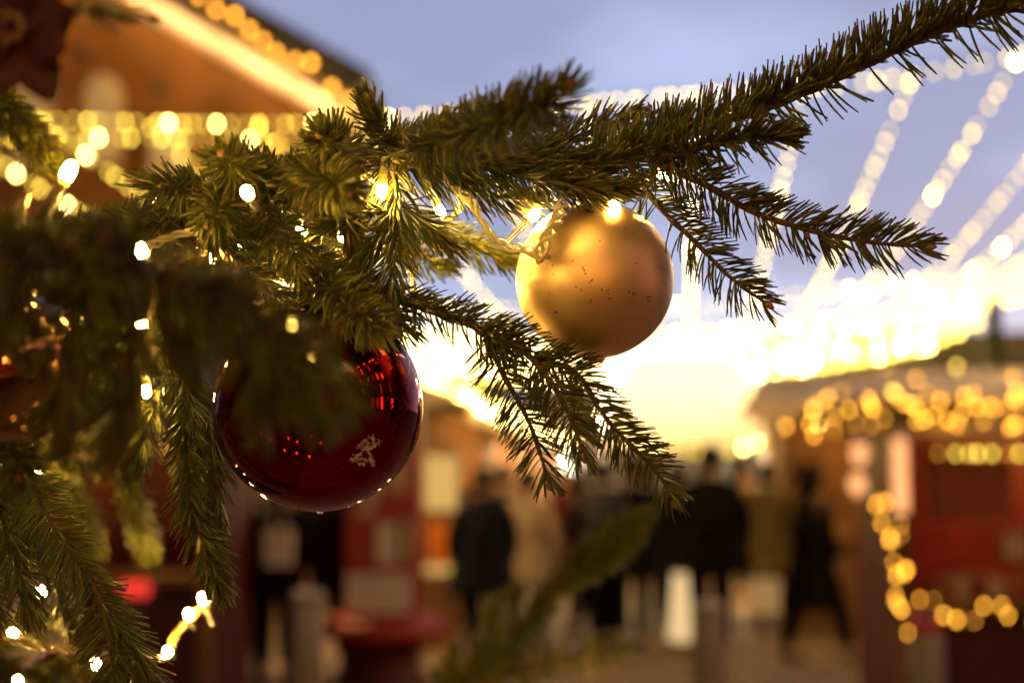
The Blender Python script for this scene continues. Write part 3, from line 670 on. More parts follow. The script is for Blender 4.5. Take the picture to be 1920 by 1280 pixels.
# front cross cable, seen across the whole frame
cab = [Wp(px, py, 12.2) for px, py in [(-420, 196), (-200, 205), (60, 217), (400, 226), (640, 222), (1000, 196), (1240, 176), (1450, 162), (1640, 146), (1920, 97), (2100, 55), (2500, -60), (3800, -330)]]
string('front cross cable of warm bulbs before the gabled house, left half', cab[:6] + [(cab[6] + cab[7]) / 2], 0.115, G2, bright=0.10)
string('front cross cable of warm bulbs rising to the top right corner, right half', [(cab[6] + cab[7]) / 2] + cab[7:], 0.165, G2, bright=0.12)
string('second front cable of warm bulbs hanging just under the first, before the gabled house', [q + np.array([0, .25, -.12 - .05 * math.sin(i * 1.7)]) for i, q in enumerate(cab[:6])], 0.13, G2, bright=0.06)
k = 0
names = []
cpath = smooth_path(cab, 0.05)
order = list(range(-8, 11))
for k in order:
    px = 1512 + 208 * k
    # start point on the cable
    dep = 12.2; x0 = (px - 960) / FPX * 12.3
    i = int(np.argmin(np.abs(cpath[:, 0] - x0))); a = cpath[i]
    b = a + Sd * 27; b[2] = a[2] - 0.25
    rank = k + 8
    if 0 <= k <= 3: lab = 'canopy light string ' + ['starting just above the comb-like shoot', 'passing left of the right shoot tip', 'leaving the frame at the top right corner', 'entering from the right edge below the corner'][k]
    elif k > 3: lab = f'canopy light string low at the right edge, {["topmost", "second from the top", "third from the top", "fourth from the top", "third from the bottom", "second from the bottom", "lowest"][k - 4]} of seven'
    else: lab = f'canopy light string behind the branches, {["nearest", "second", "third", "fourth", "fifth", "sixth", "seventh", "farthest"][-k - 1]} left of the gold bauble'
    string(lab, sagged(a, b, 0.55 + 0.15 * random.random()), 0.40 if k > -6 else .26, G1, bright=0.05 if k > -6 else .22, grow=0.03)
for D, dz in [(21.5, 0), (23.5, .1), (25, -.1), (27, -.1), (29, .0), (31, -.15), (33, -.15), (35, -.1), (37, -.1)]:
    a = ST(-6.5, D, 4.45 + dz); b = ST(6.2, D, 5.0 + dz)
    string(f'cross cable of warm bulbs, the {["nearest","second","third","fourth","fifth","sixth","seventh","eighth","farthest"][[21.5,23.5,25,27,29,31,33,35,37].index(D)]} of the far row', sagged(a, b, 0.55), 0.13, G2, bright=0.10 if D < 24 else .12, grow=0.0 if D < 24 else 0.095)

BFE = bulb_mesh('fill_festoon_bulb', 0.04, emat('festoon_bulb_glow', (1.0, .60, .15), 70), (12, 8))  # unseen overhead festoons added as warm fill for ground and needles
for i, (x0, x1) in enumerate([(-4.2, -3.0), (-.6, .6), (3.0, 4.4)]):
    t = string(['left', 'middle', 'right'][i] + ' added fill festoon of warm bulbs, unseen above the square', sagged((x0, -8, 5.2), (x1, 9.2, 5.35), .35), .62, 'added fill festoons over the square', me=BFE, bright=0, scale=(.95, 1.05), drop=.06, bm=BFE)
    for ch in t.children:
        if ch.name.startswith('bulb'): ch.data = BFE
# ------------------------------------------------------------------ gabled house, top left
Yh = 28.0
hb = Gp(100, Yh)
house = thing('gabled_house', 'floodlit ochre gabled house with bulbs along its sloping eave, top left', 'house', hb)
pk = Wp(-160, -235, Yh); ev = Wp(690, 245, Yh)
rightx = Wp(610, 300, Yh)[0]; leftx = 2 * pk[0] - rightx
def hx(x):  # roof height at x
    return pk[2] + (ev[2] - pk[2]) * abs(x - pk[0]) / (ev[0] - pk[0])
mb = MB(); mb.prism([(leftx, Yh, 0), (rightx, Yh, 0), (rightx, Yh, hx(rightx) - .1), (pk[0], Yh, pk[2] - .1), (leftx, Yh, hx(leftx) - .1)], (0, 9, 0))
obj('wall', mb, M['facade'], house)
for sgn in (1, -1):
    a = np.array([pk[0], Yh - .5, pk[2]]); b = np.array([pk[0] + sgn * (ev[0] - pk[0]), Yh - .5, ev[2]])
    dn = (b - a) / np.linalg.norm(b - a); nrm = np.array([-dn[2], 0, dn[0]]) * sgn
    a[1] = b[1] = Yh - 2.4; mb = MB(); mb.prism([a, b, b - nrm * .20, a - nrm * .20], (0, 2.39, 0)); obj('soffit', mb, M['cream'], house)
    mb = MB(); mb.prism([a + nrm * .6, b + nrm * .6, b + nrm * .03, a + nrm * .03], (0, 10, 0)); obj('roof', mb, M['slate'], house)
    if sgn > 0:
        L = np.linalg.norm(b - a); s = 3.2
        # bulbs along the eave, seen as amber discs
        for px, py in [(372, -8), (405, 18), (440, 30), (467, 57), (493, 78), (518, 100), (553, 115), (583, 118), (622, 165), (655, 190), (690, 215)]:
            inst('eave_bulb', BA, house, Wp(px, py, Yh - 2.5), random.uniform(.95, 1.15))
def arch_window(px, py0, py1, w, lit):
    p0 = Wp(px, py1, Yh); p1 = Wp(px, py0, Yh); cx = p0[0]; z0 = p0[2]; z1 = p1[2]; hw = w / 2
    a = np.linspace(0, PI, 11); zz = z1 - hw * 1.25
    poly = [(cx - hw, z0), (cx + hw, z0)] + [(cx + hw * math.cos(t), zz + hw * 1.25 * math.sin(t)) for t in a]
    mb = MB()
    out = [(cx - hw - .09, z0 - .1), (cx + hw + .09, z0 - .1)] + [(cx + (hw + .09) * math.cos(t), zz + (hw + .09) * 1.25 * math.sin(t)) for t in a]
    mb.prism([(x, Yh - .02, z) for x, z in out], (0, -.10, 0))
    f = obj('window', mb, M['cream'], house)
    mb = MB(); mb.prism([(x, Yh - .125, z) for x, z in poly], (0, -.02, 0)); obj('pane', mb, lit, f)
    mb = MB(); mb.box((cx, Yh - .17, (z0 + z1) / 2), (.05, .05, z1 - z0 - .1)); mb.box((cx, Yh - .17, z0 + (z1 - z0) * .55), (w, .04, .05)); obj('glazing_bar', mb, M['white'], f)
M['litpane'] = mat('curtained_pane', (0.88, 0.82, 0.70), 0.6, var=0.15, scale=2)
for px, y0, y1 in [(62, 130, 300), (192, 150, 300), (-70, 125, 300), (318, 235, 330), (440, 300, 400)]:
    arch_window(px, y0, y1, .62, M['litpane'])
for px, py in [(20, 560), (190, 560), (360, 560), (530, 560)]:
    p = Wp(px, py, Yh - 3.2)
    mb = MB(); mb.box(p, (.5, .3, .3)); mb.tube([p - (0, 0, .15), (p[0], p[1], 0)], .05, 8)
    fl = thing('floodlight', f'floodlight on a post before the gabled house, {["left end", "second from left", "third from left", "right end"][[20,190,360,530].index(px)]} of its row', 'floodlight', (p[0], p[1], 0), 'floodlights before the gabled house')
    obj('housing', mb, M['asphalt'], fl)
    mb = MB(); mb.box(p + (0, .1, .18), (.36, .24, .05)); obj('lamp', mb, M['b_flood'], fl)
# lamps washing the bargeboard from below
for i, (px, py) in enumerate([(150, 110), (300, 175), (440, 245), (560, 300), (20, 40)]):
    p = Wp(px, py, Yh - 1.5)
    mb = MB(); mb.lathe(p, [(.02, -.02), (.12, 0), (.13, .16), (.115, .16), (.105, .03), (.01, .03)], 16); br_ = obj('wall_lamp', mb, M['asphalt'], house)
    mb = MB(); mb.lathe(p + (0, 0, .035), [(.09, 0), (.09, .02), (.01, .022)], 14); obj('lamp', mb, M['b_soffit'], br_)

# ------------------------------------------------------------------ market stalls
def rotm(a): return np.array([[math.cos(a), -math.sin(a), 0], [math.sin(a), math.cos(a), 0], [0, 0, 1]])
def stall(name, label, cat, org, ang, w, d, h, wallm, roofm, frontm, counter=0.95, ceil=None, group=None, lamp='b_lamp', nl=2, gable=False, over=0.35, roof_rise=0.55, lampsize=0.07, sidem=None):
    """local frame: x along the front (0..w), y depth (0..d), front at y=0"""
    A = rotm(ang); org = np.array(org, float); c = lambda x, y, z: org + A @ np.array([x, y, z])
    t = thing(name, label, cat, org, group)
    def boxl(name_, m, lst, par=None):
        mb = MB()
        for (x, y, z, sx, sy, sz) in lst: mb.box(c(x, y, z), (sx, sy, sz), rz=ang)
        return obj(name_, mb, m, par or t)
    boxl('back_wall', wallm, [(w / 2, d, h / 2, w, .05, h)])
    boxl('side_wall', sidem or wallm, [(0.03, d / 2 + .05, h / 2, .05, d - .12, h)]); boxl('side_wall', wallm, [(w - .03, d / 2 + .05, h / 2, .05, d - .12, h)])
    boxl('front_panel', frontm, [(w / 2, .06, counter / 2 - .02, w - .22, .05, counter - .05)] + [(.12 + (w - .24) * i / 8, .03, counter / 2 - .02, .03, .02, counter - .06) for i in range(9)])
    boxl('counter', M['wood'], [(w / 2, .12, counter + .02, w - .14, .55, .05)])
    for x in (.05, w - .05): boxl('post', M['wood'], [(x, .02, h / 2, .09, .09, h)])
    mb = MB()
    o = over
    if gable:
        r = [c(-o, -o, h), c(w / 2, -o, h + roof_rise), c(w + o, -o, h), c(w + o, -o, h + .06), c(w / 2, -o, h + roof_rise + .08), c(-o, -o, h + .06)]
    else:
        r = [c(-o, -o, h + .02), c(w + o, -o, h + .02), c(w + o, -o, h + .10), c(-o, -o, h + .10)]
    if gable: mb.prism(r, A @ np.array([0, d + 2 * o, 0])); obj('roof', mb, roofm, t)
    else:
        v = [c(-o, -o, h + .02), c(w + o, -o, h + .02), c(w + o, d + o, h + .02), c(-o, d + o, h + .02), c(.0, d * .35, h + .02 + roof_rise), c(w, d * .35, h + .02 + roof_rise), c(w, d * .7, h + .02 + roof_rise), c(0, d * .7, h + .02 + roof_rise)]
        mb.add(v, [(0, 1, 5, 4), (1, 2, 6, 5), (2, 3, 7, 6), (3, 0, 4, 7), (4, 5, 6, 7), (3, 2, 1, 0)]); obj('roof', mb, roofm, t)
    boxl('valance', roofm, [(w / 2, -o + .01, h - .10, w + 2 * o - .06, .03, .24)])
    for i in range(nl):
        p = c(w * (i + .5) / nl, d * .45, h - (.13 if lamp == 'b_lampdim' else .28)); mb = MB(); mb.lathe(p, [(.10, .12), (.13, .02), (.128, .018), (.09, .115), (.02, .12)], 16); mb.tube([p + (0, 0, .11), p + (0, 0, .30)], .008, 6)
        sh = obj('lamp_shade', mb, M['asphalt'], t); mb = MB(); mb.sphere(p, lampsize, 12, 8); obj('lamp', mb, M[lamp], sh)
    return t, c
def garland(label, pts, thick, nb, group='evergreen garlands with bulbs on the stalls', dense=260, bm=None):
    path = smooth_path(pts, 0.05)
    t = thing('garland', label, 'garland', path[0], group)
    mb = MB(); mb.tube(path, thick * .25, 6, 0); needles(mb, path, dense * 4, L=thick, alpha=70, under=.5, spread=130, w=0.004, seg=2); obj('greenery', mb, [M['bark'], M['garland']], t)
    cum = np.concatenate([[0], np.cumsum(np.linalg.norm(np.diff(path, axis=0), axis=1))])
    for i in range(nb):
        s = (i + random.uniform(.1, .9)) / nb * cum[-1]; p = np.array([np.interp(s, cum, path[:, k]) for k in range(3)])
        p = p + np.array([random.gauss(0, thick * .7), -thick * .8, random.uniform(-2.4, 2.6) * thick])
        inst('bulb', BG if random.random() < .62 else BD, t, p, random.uniform(.8, 1.2))
    return t
# right red stall (near)
Yr = 9.0
o1 = Gp(1685, Yr); o1x = o1[0]
rs, rc_ = stall('market_stall', 'dark red wooden market stall under amber bulbs at the right edge', 'market stall', o1, -YAW, 2.6, 2.0, 2.05, M['redwood'], M['canvas'], M['darkred'], counter=.78, sidem=M['darkred'], nl=1, lampsize=.05, lamp='b_lampdim', group='market stalls along the street', roof_rise=.24)
A = rotm(-YAW)
def W2(px, py, Y): return Wp(px, py, Y)
garland('evergreen garland with amber bulbs along the right red stall roof', [W2(1500, 785, Yr - .45), W2(1600, 775, Yr - .45), W2(1700, 778, Yr - .45), W2(1800, 768, Yr - .4), W2(1930, 775, Yr - .4), W2(2100, 770, Yr - .4)], .055, 66)
garland('evergreen garland of amber bulbs climbing the corner of the red stall counter', [W2(1640, 940, Yr - .3), W2(1670, 1000, Yr - .3), W2(1690, 1060, Yr - .3), W2(1680, 1120, Yr - .3), W2(1695, 1160, Yr - .3)], .05, 20)
garland('drooping evergreen garland with few amber bulbs along the red stall counter', [W2(1690, 1120, Yr - .32), W2(1745, 1120, Yr - .32), W2(1785, 1165, Yr - .32), W2(1840, 1165, Yr - .32), W2(1930, 1145, Yr - .32), W2(2050, 1170, Yr - .32)], .035, 14)
# poster panel, jars and boxes in the stall
def slab(name, label, cat, px0, py0, px1, py1, Y, m, th=.03, group=None, extra=None):
    p0 = Wp(px0, py1, Y); p1 = Wp(px1, py0, Y); cx = (p0 + p1) / 2
    t = thing(name, label, cat, (cx[0], Y, p0[2]), group); mb = MB()
    mb.box((cx[0], Y, cx[2]), (abs(p1[0] - p0[0]), th, abs(p1[2] - p0[2]))); obj('panel', mb, m, t)
    mb = MB(); w = abs(p1[0] - p0[0]); h = abs(p1[2] - p0[2])
    for sx in (-1, 1): mb.box((cx[0] + sx * (w / 2 + .012), Y, cx[2]), (.024, th + .02, h + .05))
    for sz in (-1, 1): mb.box((cx[0], Y, cx[2] + sz * (h / 2 + .012)), (w, th + .016, .024))
    obj('frame', mb, M['wood'], t); return t
M['poster'] = mat('rust_red_poster', (0.36, 0.10, 0.045), 0.6, var=0.3, scale=6)
slab('poster_board', 'rust red poster board standing in the red stall', 'board', 1752, 865, 1885, 965, Yr + .35, M['poster'])
slab('notice', 'small pale notice at the right edge of the red stall', 'notice', 1880, 1000, 1925, 1045, Yr + .2, M['cream'])
jm = [mat('honey_jar', (0.55, 0.25, 0.05), 0.15, var=.2), mat('pale_jar', (0.6, 0.5, 0.4), 0.2, var=.2), mat('red_jar', (0.4, 0.05, 0.03), 0.2, var=.2)]
# shelf with jars
mb = MB(); p = Wp(1740, 862, Yr + .5); q = Wp(1990, 862, Yr + .5); mb.box((p + q) / 2, (q[0] - p[0], .2, .03)); sh = obj('shelf', mb, M['wood'], rs)
for i, px in enumerate([1757, 1778, 1812, 1835, 1862, 1885, 1915]):
    p = Wp(px, 860, Yr + .5); s = .055 + .012 * (i % 3); p = p + (0, 0, .004)
    t = thing('jar', ['honey coloured jar with a pale lid', 'cream coloured jar', 'red preserve jar with a pale lid'][i % 3] + f' on the red stall shelf, {["far left", "second from left", "third from left", "in the middle", "third from right", "second from right", "far right"][i]}', 'jar', p, 'jars on the red stall shelf')
    mb = MB(); mb.lathe(p, [(.03, 0), (.036, .008), (.036, s), (.028, s + .015), (.028, s + .02)], 16); obj('glass', mb, jm[i % 3], t)
    mb = MB(); mb.lathe(p, [(.031, s + .021), (.031, s + .036), (.02, s + .038)], 16); obj('lid', mb, M['cream'], t)
for i, (px, c_) in enumerate([(1770, 0), (1800, 1), (1830, 2), (1860, 1), (1895, 0), (1930, 2)]):
    p = Wp(px, 1118, Yr + .12); p[2] = .826
    t = thing('gingerbread_box', f'{["honey brown", "cream", "red"][c_]} sweet box on the red stall counter, {["left end", "second from left", "third from left", "third from right", "second from right", "right end"][i]}', 'box', p, 'boxes on the red stall counter')
    mb = MB(); mb.box(p + (0, 0, .05 + .01 * c_), (.12, .1, .10 + .02 * c_)); obj('box_body', mb, [M['poster'], M['cream'], M['redwood']][c_], t)
    mb = MB(); mb.box(p + (0, 0, .108 + .02 * c_), (.128, .108, .012)); obj('lid', mb, M['cream'], t)
string('mini bulbs added as the glints on the jars of the red stall shelf', [Wp(1750, 850, Yr + .36), Wp(1920, 850, Yr + .36)], .075, 'glint bulbs in the red stall', me=BD, bright=0, scale=(.8, 1.1), drop=0)  # bulb row stands in for reflections on the jars
# lit hanging ornaments at the left post of the red stall
M['b_orn'] = emat('lit_ornament_glow', (1.0, 0.42, 0.16), 1.6)
for i, (px, y0, y1) in enumerate([(1612, 830, 870), (1608, 885, 930)]):
    p = Wp(px, (y0 + y1) / 2, Yr - .1)
    t = thing('lantern', ['upper', 'lower'][i] + ' lit paper lantern hanging at the left post of the red stall', 'lantern', p, 'paper lanterns at the red stall post')
    mb = MB(); mb.sphere(p, .055, 18, 12, 0, (1, 1, 1.2)); obj('shade', mb, M['b_orn'], t)
    mb = MB(); mb.tube([p + (0, 0, .06), p + (0, 0, .16)], .003, 5); mb.lathe(p + (0, 0, .062), [(.02, 0), (.02, .012), (.004, .014)], 12); obj('hanger', mb, M['asphalt'], t)
p = Wp(1690, 890, Yr - .1); t = thing('light_column', 'tall slim lit column lantern inside the left end of the red stall', 'lantern', Wp(1690, 965, Yr - .1))
mb = MB(); a = Wp(1690, 960, Yr - .1); c_ = Wp(1690, 822, Yr - .1); mb.lathe(a, [(.04, 0), (.045, .01), (.045, c_[2] - a[2] - .01), (.04, c_[2] - a[2])], 16); obj('shade', mb, M['b_orn'], t)
mb = MB(); mb.lathe(c_, [(.05, 0), (.05, .02), (.01, .05)], 16); mb.lathe(a, [(.05, -.02), (.05, 0)], 16); obj('cap', mb, M['asphalt'], t)
for kx in range(3):
    string(f'{["front", "middle", "back"][kx]} bulb string lying over the red stall roof', [rc_(-.3, -.2 + kx * .5, 2.14 + .115 * kx), rc_(2.9, -.2 + kx * .5, 2.14 + .115 * kx)], .55, 'bulb strings on the stall roofs', me=BG, bright=.0, scale=(.6, 1.2))
# second stall on the right, behind
o2 = Gp(1470, 15.0)
s2, _ = stall('market_stall', 'stall with a pale canvas roof behind the red stall, right of the lit tent', 'market stall', o2, -YAW, 3.0, 2.4, 2.35, M['wood'], M['canvas'], M['wood'], counter=.95, group='market stalls along the street', nl=3, roof_rise=.28, lampsize=.05, lamp='b_lampdim')
garland('evergreen garland with amber bulbs along the pale roofed stall behind the red stall', [W2(1500, 775, 14.5), W2(1600, 790, 14.5), W2(1750, 780, 14.5), W2(1950, 790, 14.5)], .07, 34)
s3, _ = stall('market_stall', 'third stall on the right, farthest back beside the lit tent', 'market stall', Gp(1445, 21.0), -YAW, 3.2, 2.4, 2.6, M['wood'], M['canvas'], M['wood'], group='market stalls along the street', nl=3)
garland('evergreen garland with yellow bulbs at the right corner of the lit tent', [W2(1455, 745, 20.3), W2(1460, 790, 20.3), W2(1450, 840, 20.3)], .09, 9)
# brightly lit tent at the end of the street
tent_o = Gp(1140, 23.0)
def tent(label, px0, px1, Y, zt, ze, dpt, nl):
    a = Gp(px0, Y); b = Gp(px1, Y); w = b[0] - a[0]
    t = thing('market_tent', label, 'tent', a)
    mct = bpy.data.materials.get('glowing_canvas')
    if mct is None:
        mct = bpy.data.materials.new('glowing_canvas'); n, l = nt(mct)
        tr = n.new('ShaderNodeBsdfTranslucent'); di = n.new('ShaderNodeBsdfDiffuse'); ad = n.new('ShaderNodeMixShader'); ad.inputs[0].default_value = .45
        no = n.new('ShaderNodeTexNoise'); no.inputs['Scale'].default_value = 3; rp = n.new('ShaderNodeValToRGB')
        rp.color_ramp.elements[0].color = (.86, .80, .68, 1); rp.color_ramp.elements[1].color = (.92, .88, .78, 1)
        l.new(no.outputs['Fac'], rp.inputs['Fac'])
        for q in (tr, di): l.new(rp.outputs['Color'], q.inputs['Color'])
        l.new(tr.outputs[0], ad.inputs[1]); l.new(di.outputs[0], ad.inputs[2]); l.new(ad.outputs[0], n['Material Output'].inputs['Surface'])
    # roof: softly arched cover
    mb = MB(); nx, ny = 14, 8; v = []
    for j in range(ny + 1):
        for i in range(nx + 1):
            u = i / nx; q = j / ny
            z = ze + (zt - ze) * (1 - abs(2 * u - 1) ** 5) ** .8 * (1 - max(0, 2 * q - 1) ** 3 * .8)
            v.append((a[0] + w * u, Y + dpt * q, z))
    mb.add(v, [(j * (nx + 1) + i, j * (nx + 1) + i + 1, (j + 1) * (nx + 1) + i + 1, (j + 1) * (nx + 1) + i) for j in range(ny) for i in range(nx)], 0, True)
    obj('canvas_roof', mb, mct, t)
    # front gable sheet
    mb = MB(); top = [(a[0] + w * u, Y - .012, ze + (zt - ze) * (1 - abs(2 * u - 1) ** 5) ** .8 * .98 - .01) for u in np.linspace(0, 1, 15)]
    low = [(a[0] + w, Y - .012, ze - .28), (a[0], Y - .012, ze - .28)]
    mb.prism(top + low, (0, .008, 0)); obj('gable_sheet', mb, mct, t)
    for sx in (0.02, w - .02):
        mb = MB(); mb.box((a[0] + sx, Y - .006, ze - .14), (.03, .05, .3)); mb.tube([(a[0] + sx, Y + .06, 0), (a[0] + sx, Y + .06, ze)], .04, 10); obj('pole', mb, M['white'], t)
    for i in range(nl):
        p = np.array([a[0] + w * (i + .5) / nl, Y + dpt * .45, ze + .12]); mb = MB(); mb.lathe(p, [(.03, -.16), (.20, -.15), (.30, -.02), (.285, -.02), (.19, -.135), (.02, -.14)], 20); mb.tube([p - (0, 0, .15), (p[0], p[1], 0)], .02, 8); f = obj('lamp_holder', mb, M['asphalt'], t)
        mb = MB(); mb.sphere(p, .10, 14, 10); obj('lamp', mb, M['b_tent'], f)
    mb = MB(); mb.box((a[0] + w / 2, Y + .5, .5), (w - .4, .6, 1.0)); obj('counter', mb, M['wood'], t)
    return t
tent('brightly glowing white tent at the far end of the market street', 1135, 1440, 22.5, Zat(655, 22.5), Zat(800, 22.5), 3.2, 3)
string('string of warm bulbs along the lower edge of the glowing tent', [Wp(px, py, 22.2) for px, py in [(1130, 800), (1250, 835), (1350, 845), (1440, 820)]], .12, 'bulb strings on the tent', bright=.2, scale=(1.2, 1.6))
string('string of warm bulbs down the right edge of the glowing tent', [Wp(px, py, 22.2) for px, py in [(1442, 690), (1448, 760), (1445, 830)]], .12, 'bulb strings on the tent', bright=.2, scale=(1.2, 1.6))

# left row of stalls, lit inside; their bulb-covered roofs glow through the branches
LG = 'market stalls along the street'
for i, (X, D, lab) in enumerate([(-3.9, 17.0, 'front stall of the left row with dark garland, behind the red advertising column'), (-4.0, 22.0, 'second stall of the left row, lit yellow inside'), (-4.1, 27.0, 'third stall of the left row, lit yellow inside'), (-4.2, 32.0, 'last stall of the left row near the glowing tent')]):
    og = ST(X + 1.0, D, 0)
    st, cc = stall('market_stall', lab, 'market stall', og, -YAW + R(90), 3.6, 2.6, 2.45, M['wood'], M['canvas'], M['redwood'] if i % 2 else M['wood'], group=LG, nl=3)
    e0 = cc(-.4, -.42, 2.45); e1 = cc(4.0, -.42, 2.45); e2 = cc(-.4, 2.9, 2.45)
    string(f'string of bulbs along the roof edge of the {["first","second","third","last"][i]} left row stall', sagged(e0, e1, .05), .1, 'bulb strings on the stall roofs', bright=.25, scale=(1.1, 1.5))
    garland(['dark garland with yellow bulbs on the end of the front left stall', 'dark garland with yellow bulbs on the end of the second left stall', 'garland with bulbs on the end of the third left stall', 'garland with bulbs on the end of the last left stall'][i], sagged(e0, e2, .12), .08, 14)
    for kx in range(3):
        string(f'{["lower", "middle", "upper"][kx]} bulb string over the roof of the {["first","second","third","last"][i]} left row stall', [cc(-.35, -.2 + kx * .4, 2.56 + .2 * kx), cc(3.9, -.2 + kx * .4, 2.56 + .2 * kx)], .12, 'bulb strings on the stall roofs', bright=.2, scale=(1.2, 1.6))

# right outer row far behind and pale facade with a dark mast
for i, (px, Y) in enumerate([(1640, 27), (1860, 25)]):
    st, cc = stall('market_stall', ['pale roofed stall deep behind the red stall, left one', 'pale roofed stall deep behind the red stall, right one'][i], 'market stall', Gp(px, Y), -YAW, 3.4, 2.6, 2.7, M['cream'], M['canvas'], M['wood'], group=LG, nl=2)
    string(['left', 'right'][i] + ' one of two bulb strings on the pale roofs deep behind the red stall', [cc(-.4, -.4, 2.75), cc(3.8, -.4, 2.75)], .13, 'bulb strings on the stall roofs', bright=.15, scale=(1.1, 1.4))
def facade(name, label, px0, px1, pyt, Y, m, rows, cols, depth=8, group=None):
    a = Gp(px0, Y); b = Gp(px1, Y); zt = Zat(pyt, Y)
    t = thing(name, label, 'building', a, group)
    mb = MB(); mb.box(((a[0] + b[0]) / 2, Y + depth / 2, zt / 2), (b[0] - a[0], depth, zt)); obj('wall', mb, m, t)
    mb = MB(); mb.box(((a[0] + b[0]) / 2, Y + depth / 2 - .1, zt + .15), (b[0] - a[0] + .5, depth + .5, .3)); mb.prism([(a[0] - .2, Y - .2, zt + .3), (b[0] + .2, Y - .2, zt + .3), (b[0] + .2, Y + depth / 2, zt + .7), (a[0] - .2, Y + depth / 2, zt + .7)], (0, .2, .02)); obj('roof', mb, M['greyfacade'], t)
    for r in range(rows):
        for c in range(cols):
            x = a[0] + (b[0] - a[0]) * (c + .5) / cols; z = 1.0 + (zt - 1.2) * (r + .45) / rows; w = min(1.1, (b[0] - a[0]) / cols * .5); h = min(1.6, (zt - 1) / rows * .62)
            mb = MB(); mb.box((x, Y - .03, z), (w + .16, .08, h + .16)); f = obj('window', mb, M['white'], t)
            mb = MB(); mb.box((x, Y - .085, z), (w, .03, h)); obj('pane', mb, M['litpane'] if (r * 3 + c) % 4 == 0 else M['glass'], f)
    return t
facade('pale_building', 'pale building far behind the stalls at the right', 1500, 2300, 640, 46, M['greyfacade'], 2, 7)
facade('far_building', 'low far building closing the street behind the tent', 980, 1480, 745, 60, M['cream'], 2, 8)
facade('far_building', 'dim far building behind the left stalls', 300, 960, 690, 55, M['cream'], 2, 8)
p = Gp(1880, 20); t = thing('mast', 'dark square mast rising behind the pale roofs at the right edge', 'mast', p)
mb = MB(); zt = Zat(575, 20); mb.box((p[0], p[1], zt / 2 + .2), (.17, .17, zt - .4)); obj('shaft', mb, M['garland'], t)
mb = MB(); mb.box((p[0], p[1], .2), (.4, .4, .4)); obj('base', mb, M['stone'], t)
mb = MB(); mb.lathe((p[0], p[1], zt), [(.12, 0), (.12, .06), (.02, .12)], 12); obj('cap', mb, M['slate'], t)

# ------------------------------------------------------------------ bollards
M['reflect'] = mat('red_reflector', (0.65, 0.03, 0.06), 0.3, var=0.1, scale=30)
def bollard(px, Y, w, pyt, label, redtop=False):
    p = Gp(px, Y); h = Zat(pyt, Y); t = thing('bollard', label, 'bollard', p, 'steel bollards in the foreground'); r = w / 2
    mb = MB(); mb.lathe(p, [(r, 0), (r, h - .07), (r * .97, h - .065), (r * .97, h - .05), (r, h - .045), (r, h - .012), (r * .94, h), (r * .1, h + .003)], 28); obj('shaft', mb, M['steel'], t)
    mb = MB(); mb.lathe(p, [(r * 1.35, 0.004), (r * 1.35, .02), (r * 1.05, .03)], 28); obj('base_ring', mb, M['steel'], t)
    if redtop: mb = MB(); mb.lathe(p, [(r * 1.02, h - .058), (r * 1.02, h - .008), (r * .95, h + .004), (r * .1, h + .006)], 28); obj('red_cap', mb, M['reflect'], t)
bollard(572, 6.6, .150, 1108, 'left steel bollard standing beside the red column base')
bollard(1332, 6.6, .150, 1130, 'middle steel bollard in front of the crowd')
bollard(1748, 6.4, .150, 1160, 'right steel bollard with a red reflective cap before the red stall', True)

# lamp posts added to light the ground and the stalls
def fill_lamp_post(label, px, Y, h, gr_=.18):
    p = Gp(px, Y); t = thing('fill_lamp_post', label, 'lamp post', p, 'added lamp posts of the square')
    mb = MB(); mb.lathe(p, [(.14, .004), (.14, .25), (.07, .35), (.055, 1.2), (.045, h - .3), (.09, h - .22), (.09, h - .19), (.02, h - .18)], 20); obj('pole', mb, M['slate'], t)
    mb = MB(); mb.sphere(p + (0, 0, h), gr_, 20, 14); obj('globe', mb, M['b_post'], t)
    mb = MB(); mb.lathe(p + (0, 0, h + .15), [(.13, 0), (.15, .02), (.05, .10), (.01, .18)], 16); obj('cap', mb, M['slate'], t)
fill_lamp_post('added fill lamp post hidden behind the needles left of the gold bauble', 405, 12.2, Zat(452, 12.2))
for i, px in enumerate((1478, 1514)):
    p = Wp(px, 672, 18.0); t = thing('hanging_lamp', ['left', 'right'][i] + ' one of two white globe lamps hanging right of the glowing tent', 'lamp', p, 'white globe lamps')
    mb = MB(); mb.sphere(p, .10, 18, 12); obj('globe', mb, M['b_post'], t)
    mb = MB(); mb.lathe(p + (0, 0, .09), [(.05, 0), (.05, .05), (.01, .07)], 12); mb.tube([p + (0, 0, .15), (p[0], p[1], 4.3)], .006, 6); obj('cord', mb, M['cable'], t)
mb = MB(); a = Wp(1300, 400, 18.0); b_ = Wp(1950, 400, 18.0); a[2] = b_[2] = 4.3; t = thing('lamp_wire', 'span wire across the street that carries the two globe lamps', 'wire', a); mb.tube(smooth_path([a, (a + b_) / 2 - (0, 0, .01), b_], .4), .008, 6); obj('wire', mb, M['cable'], t)
fill_lamp_post('added fill lamp post, unseen just beyond the right frame edge', 2080, 10.6, 3.6, .11)
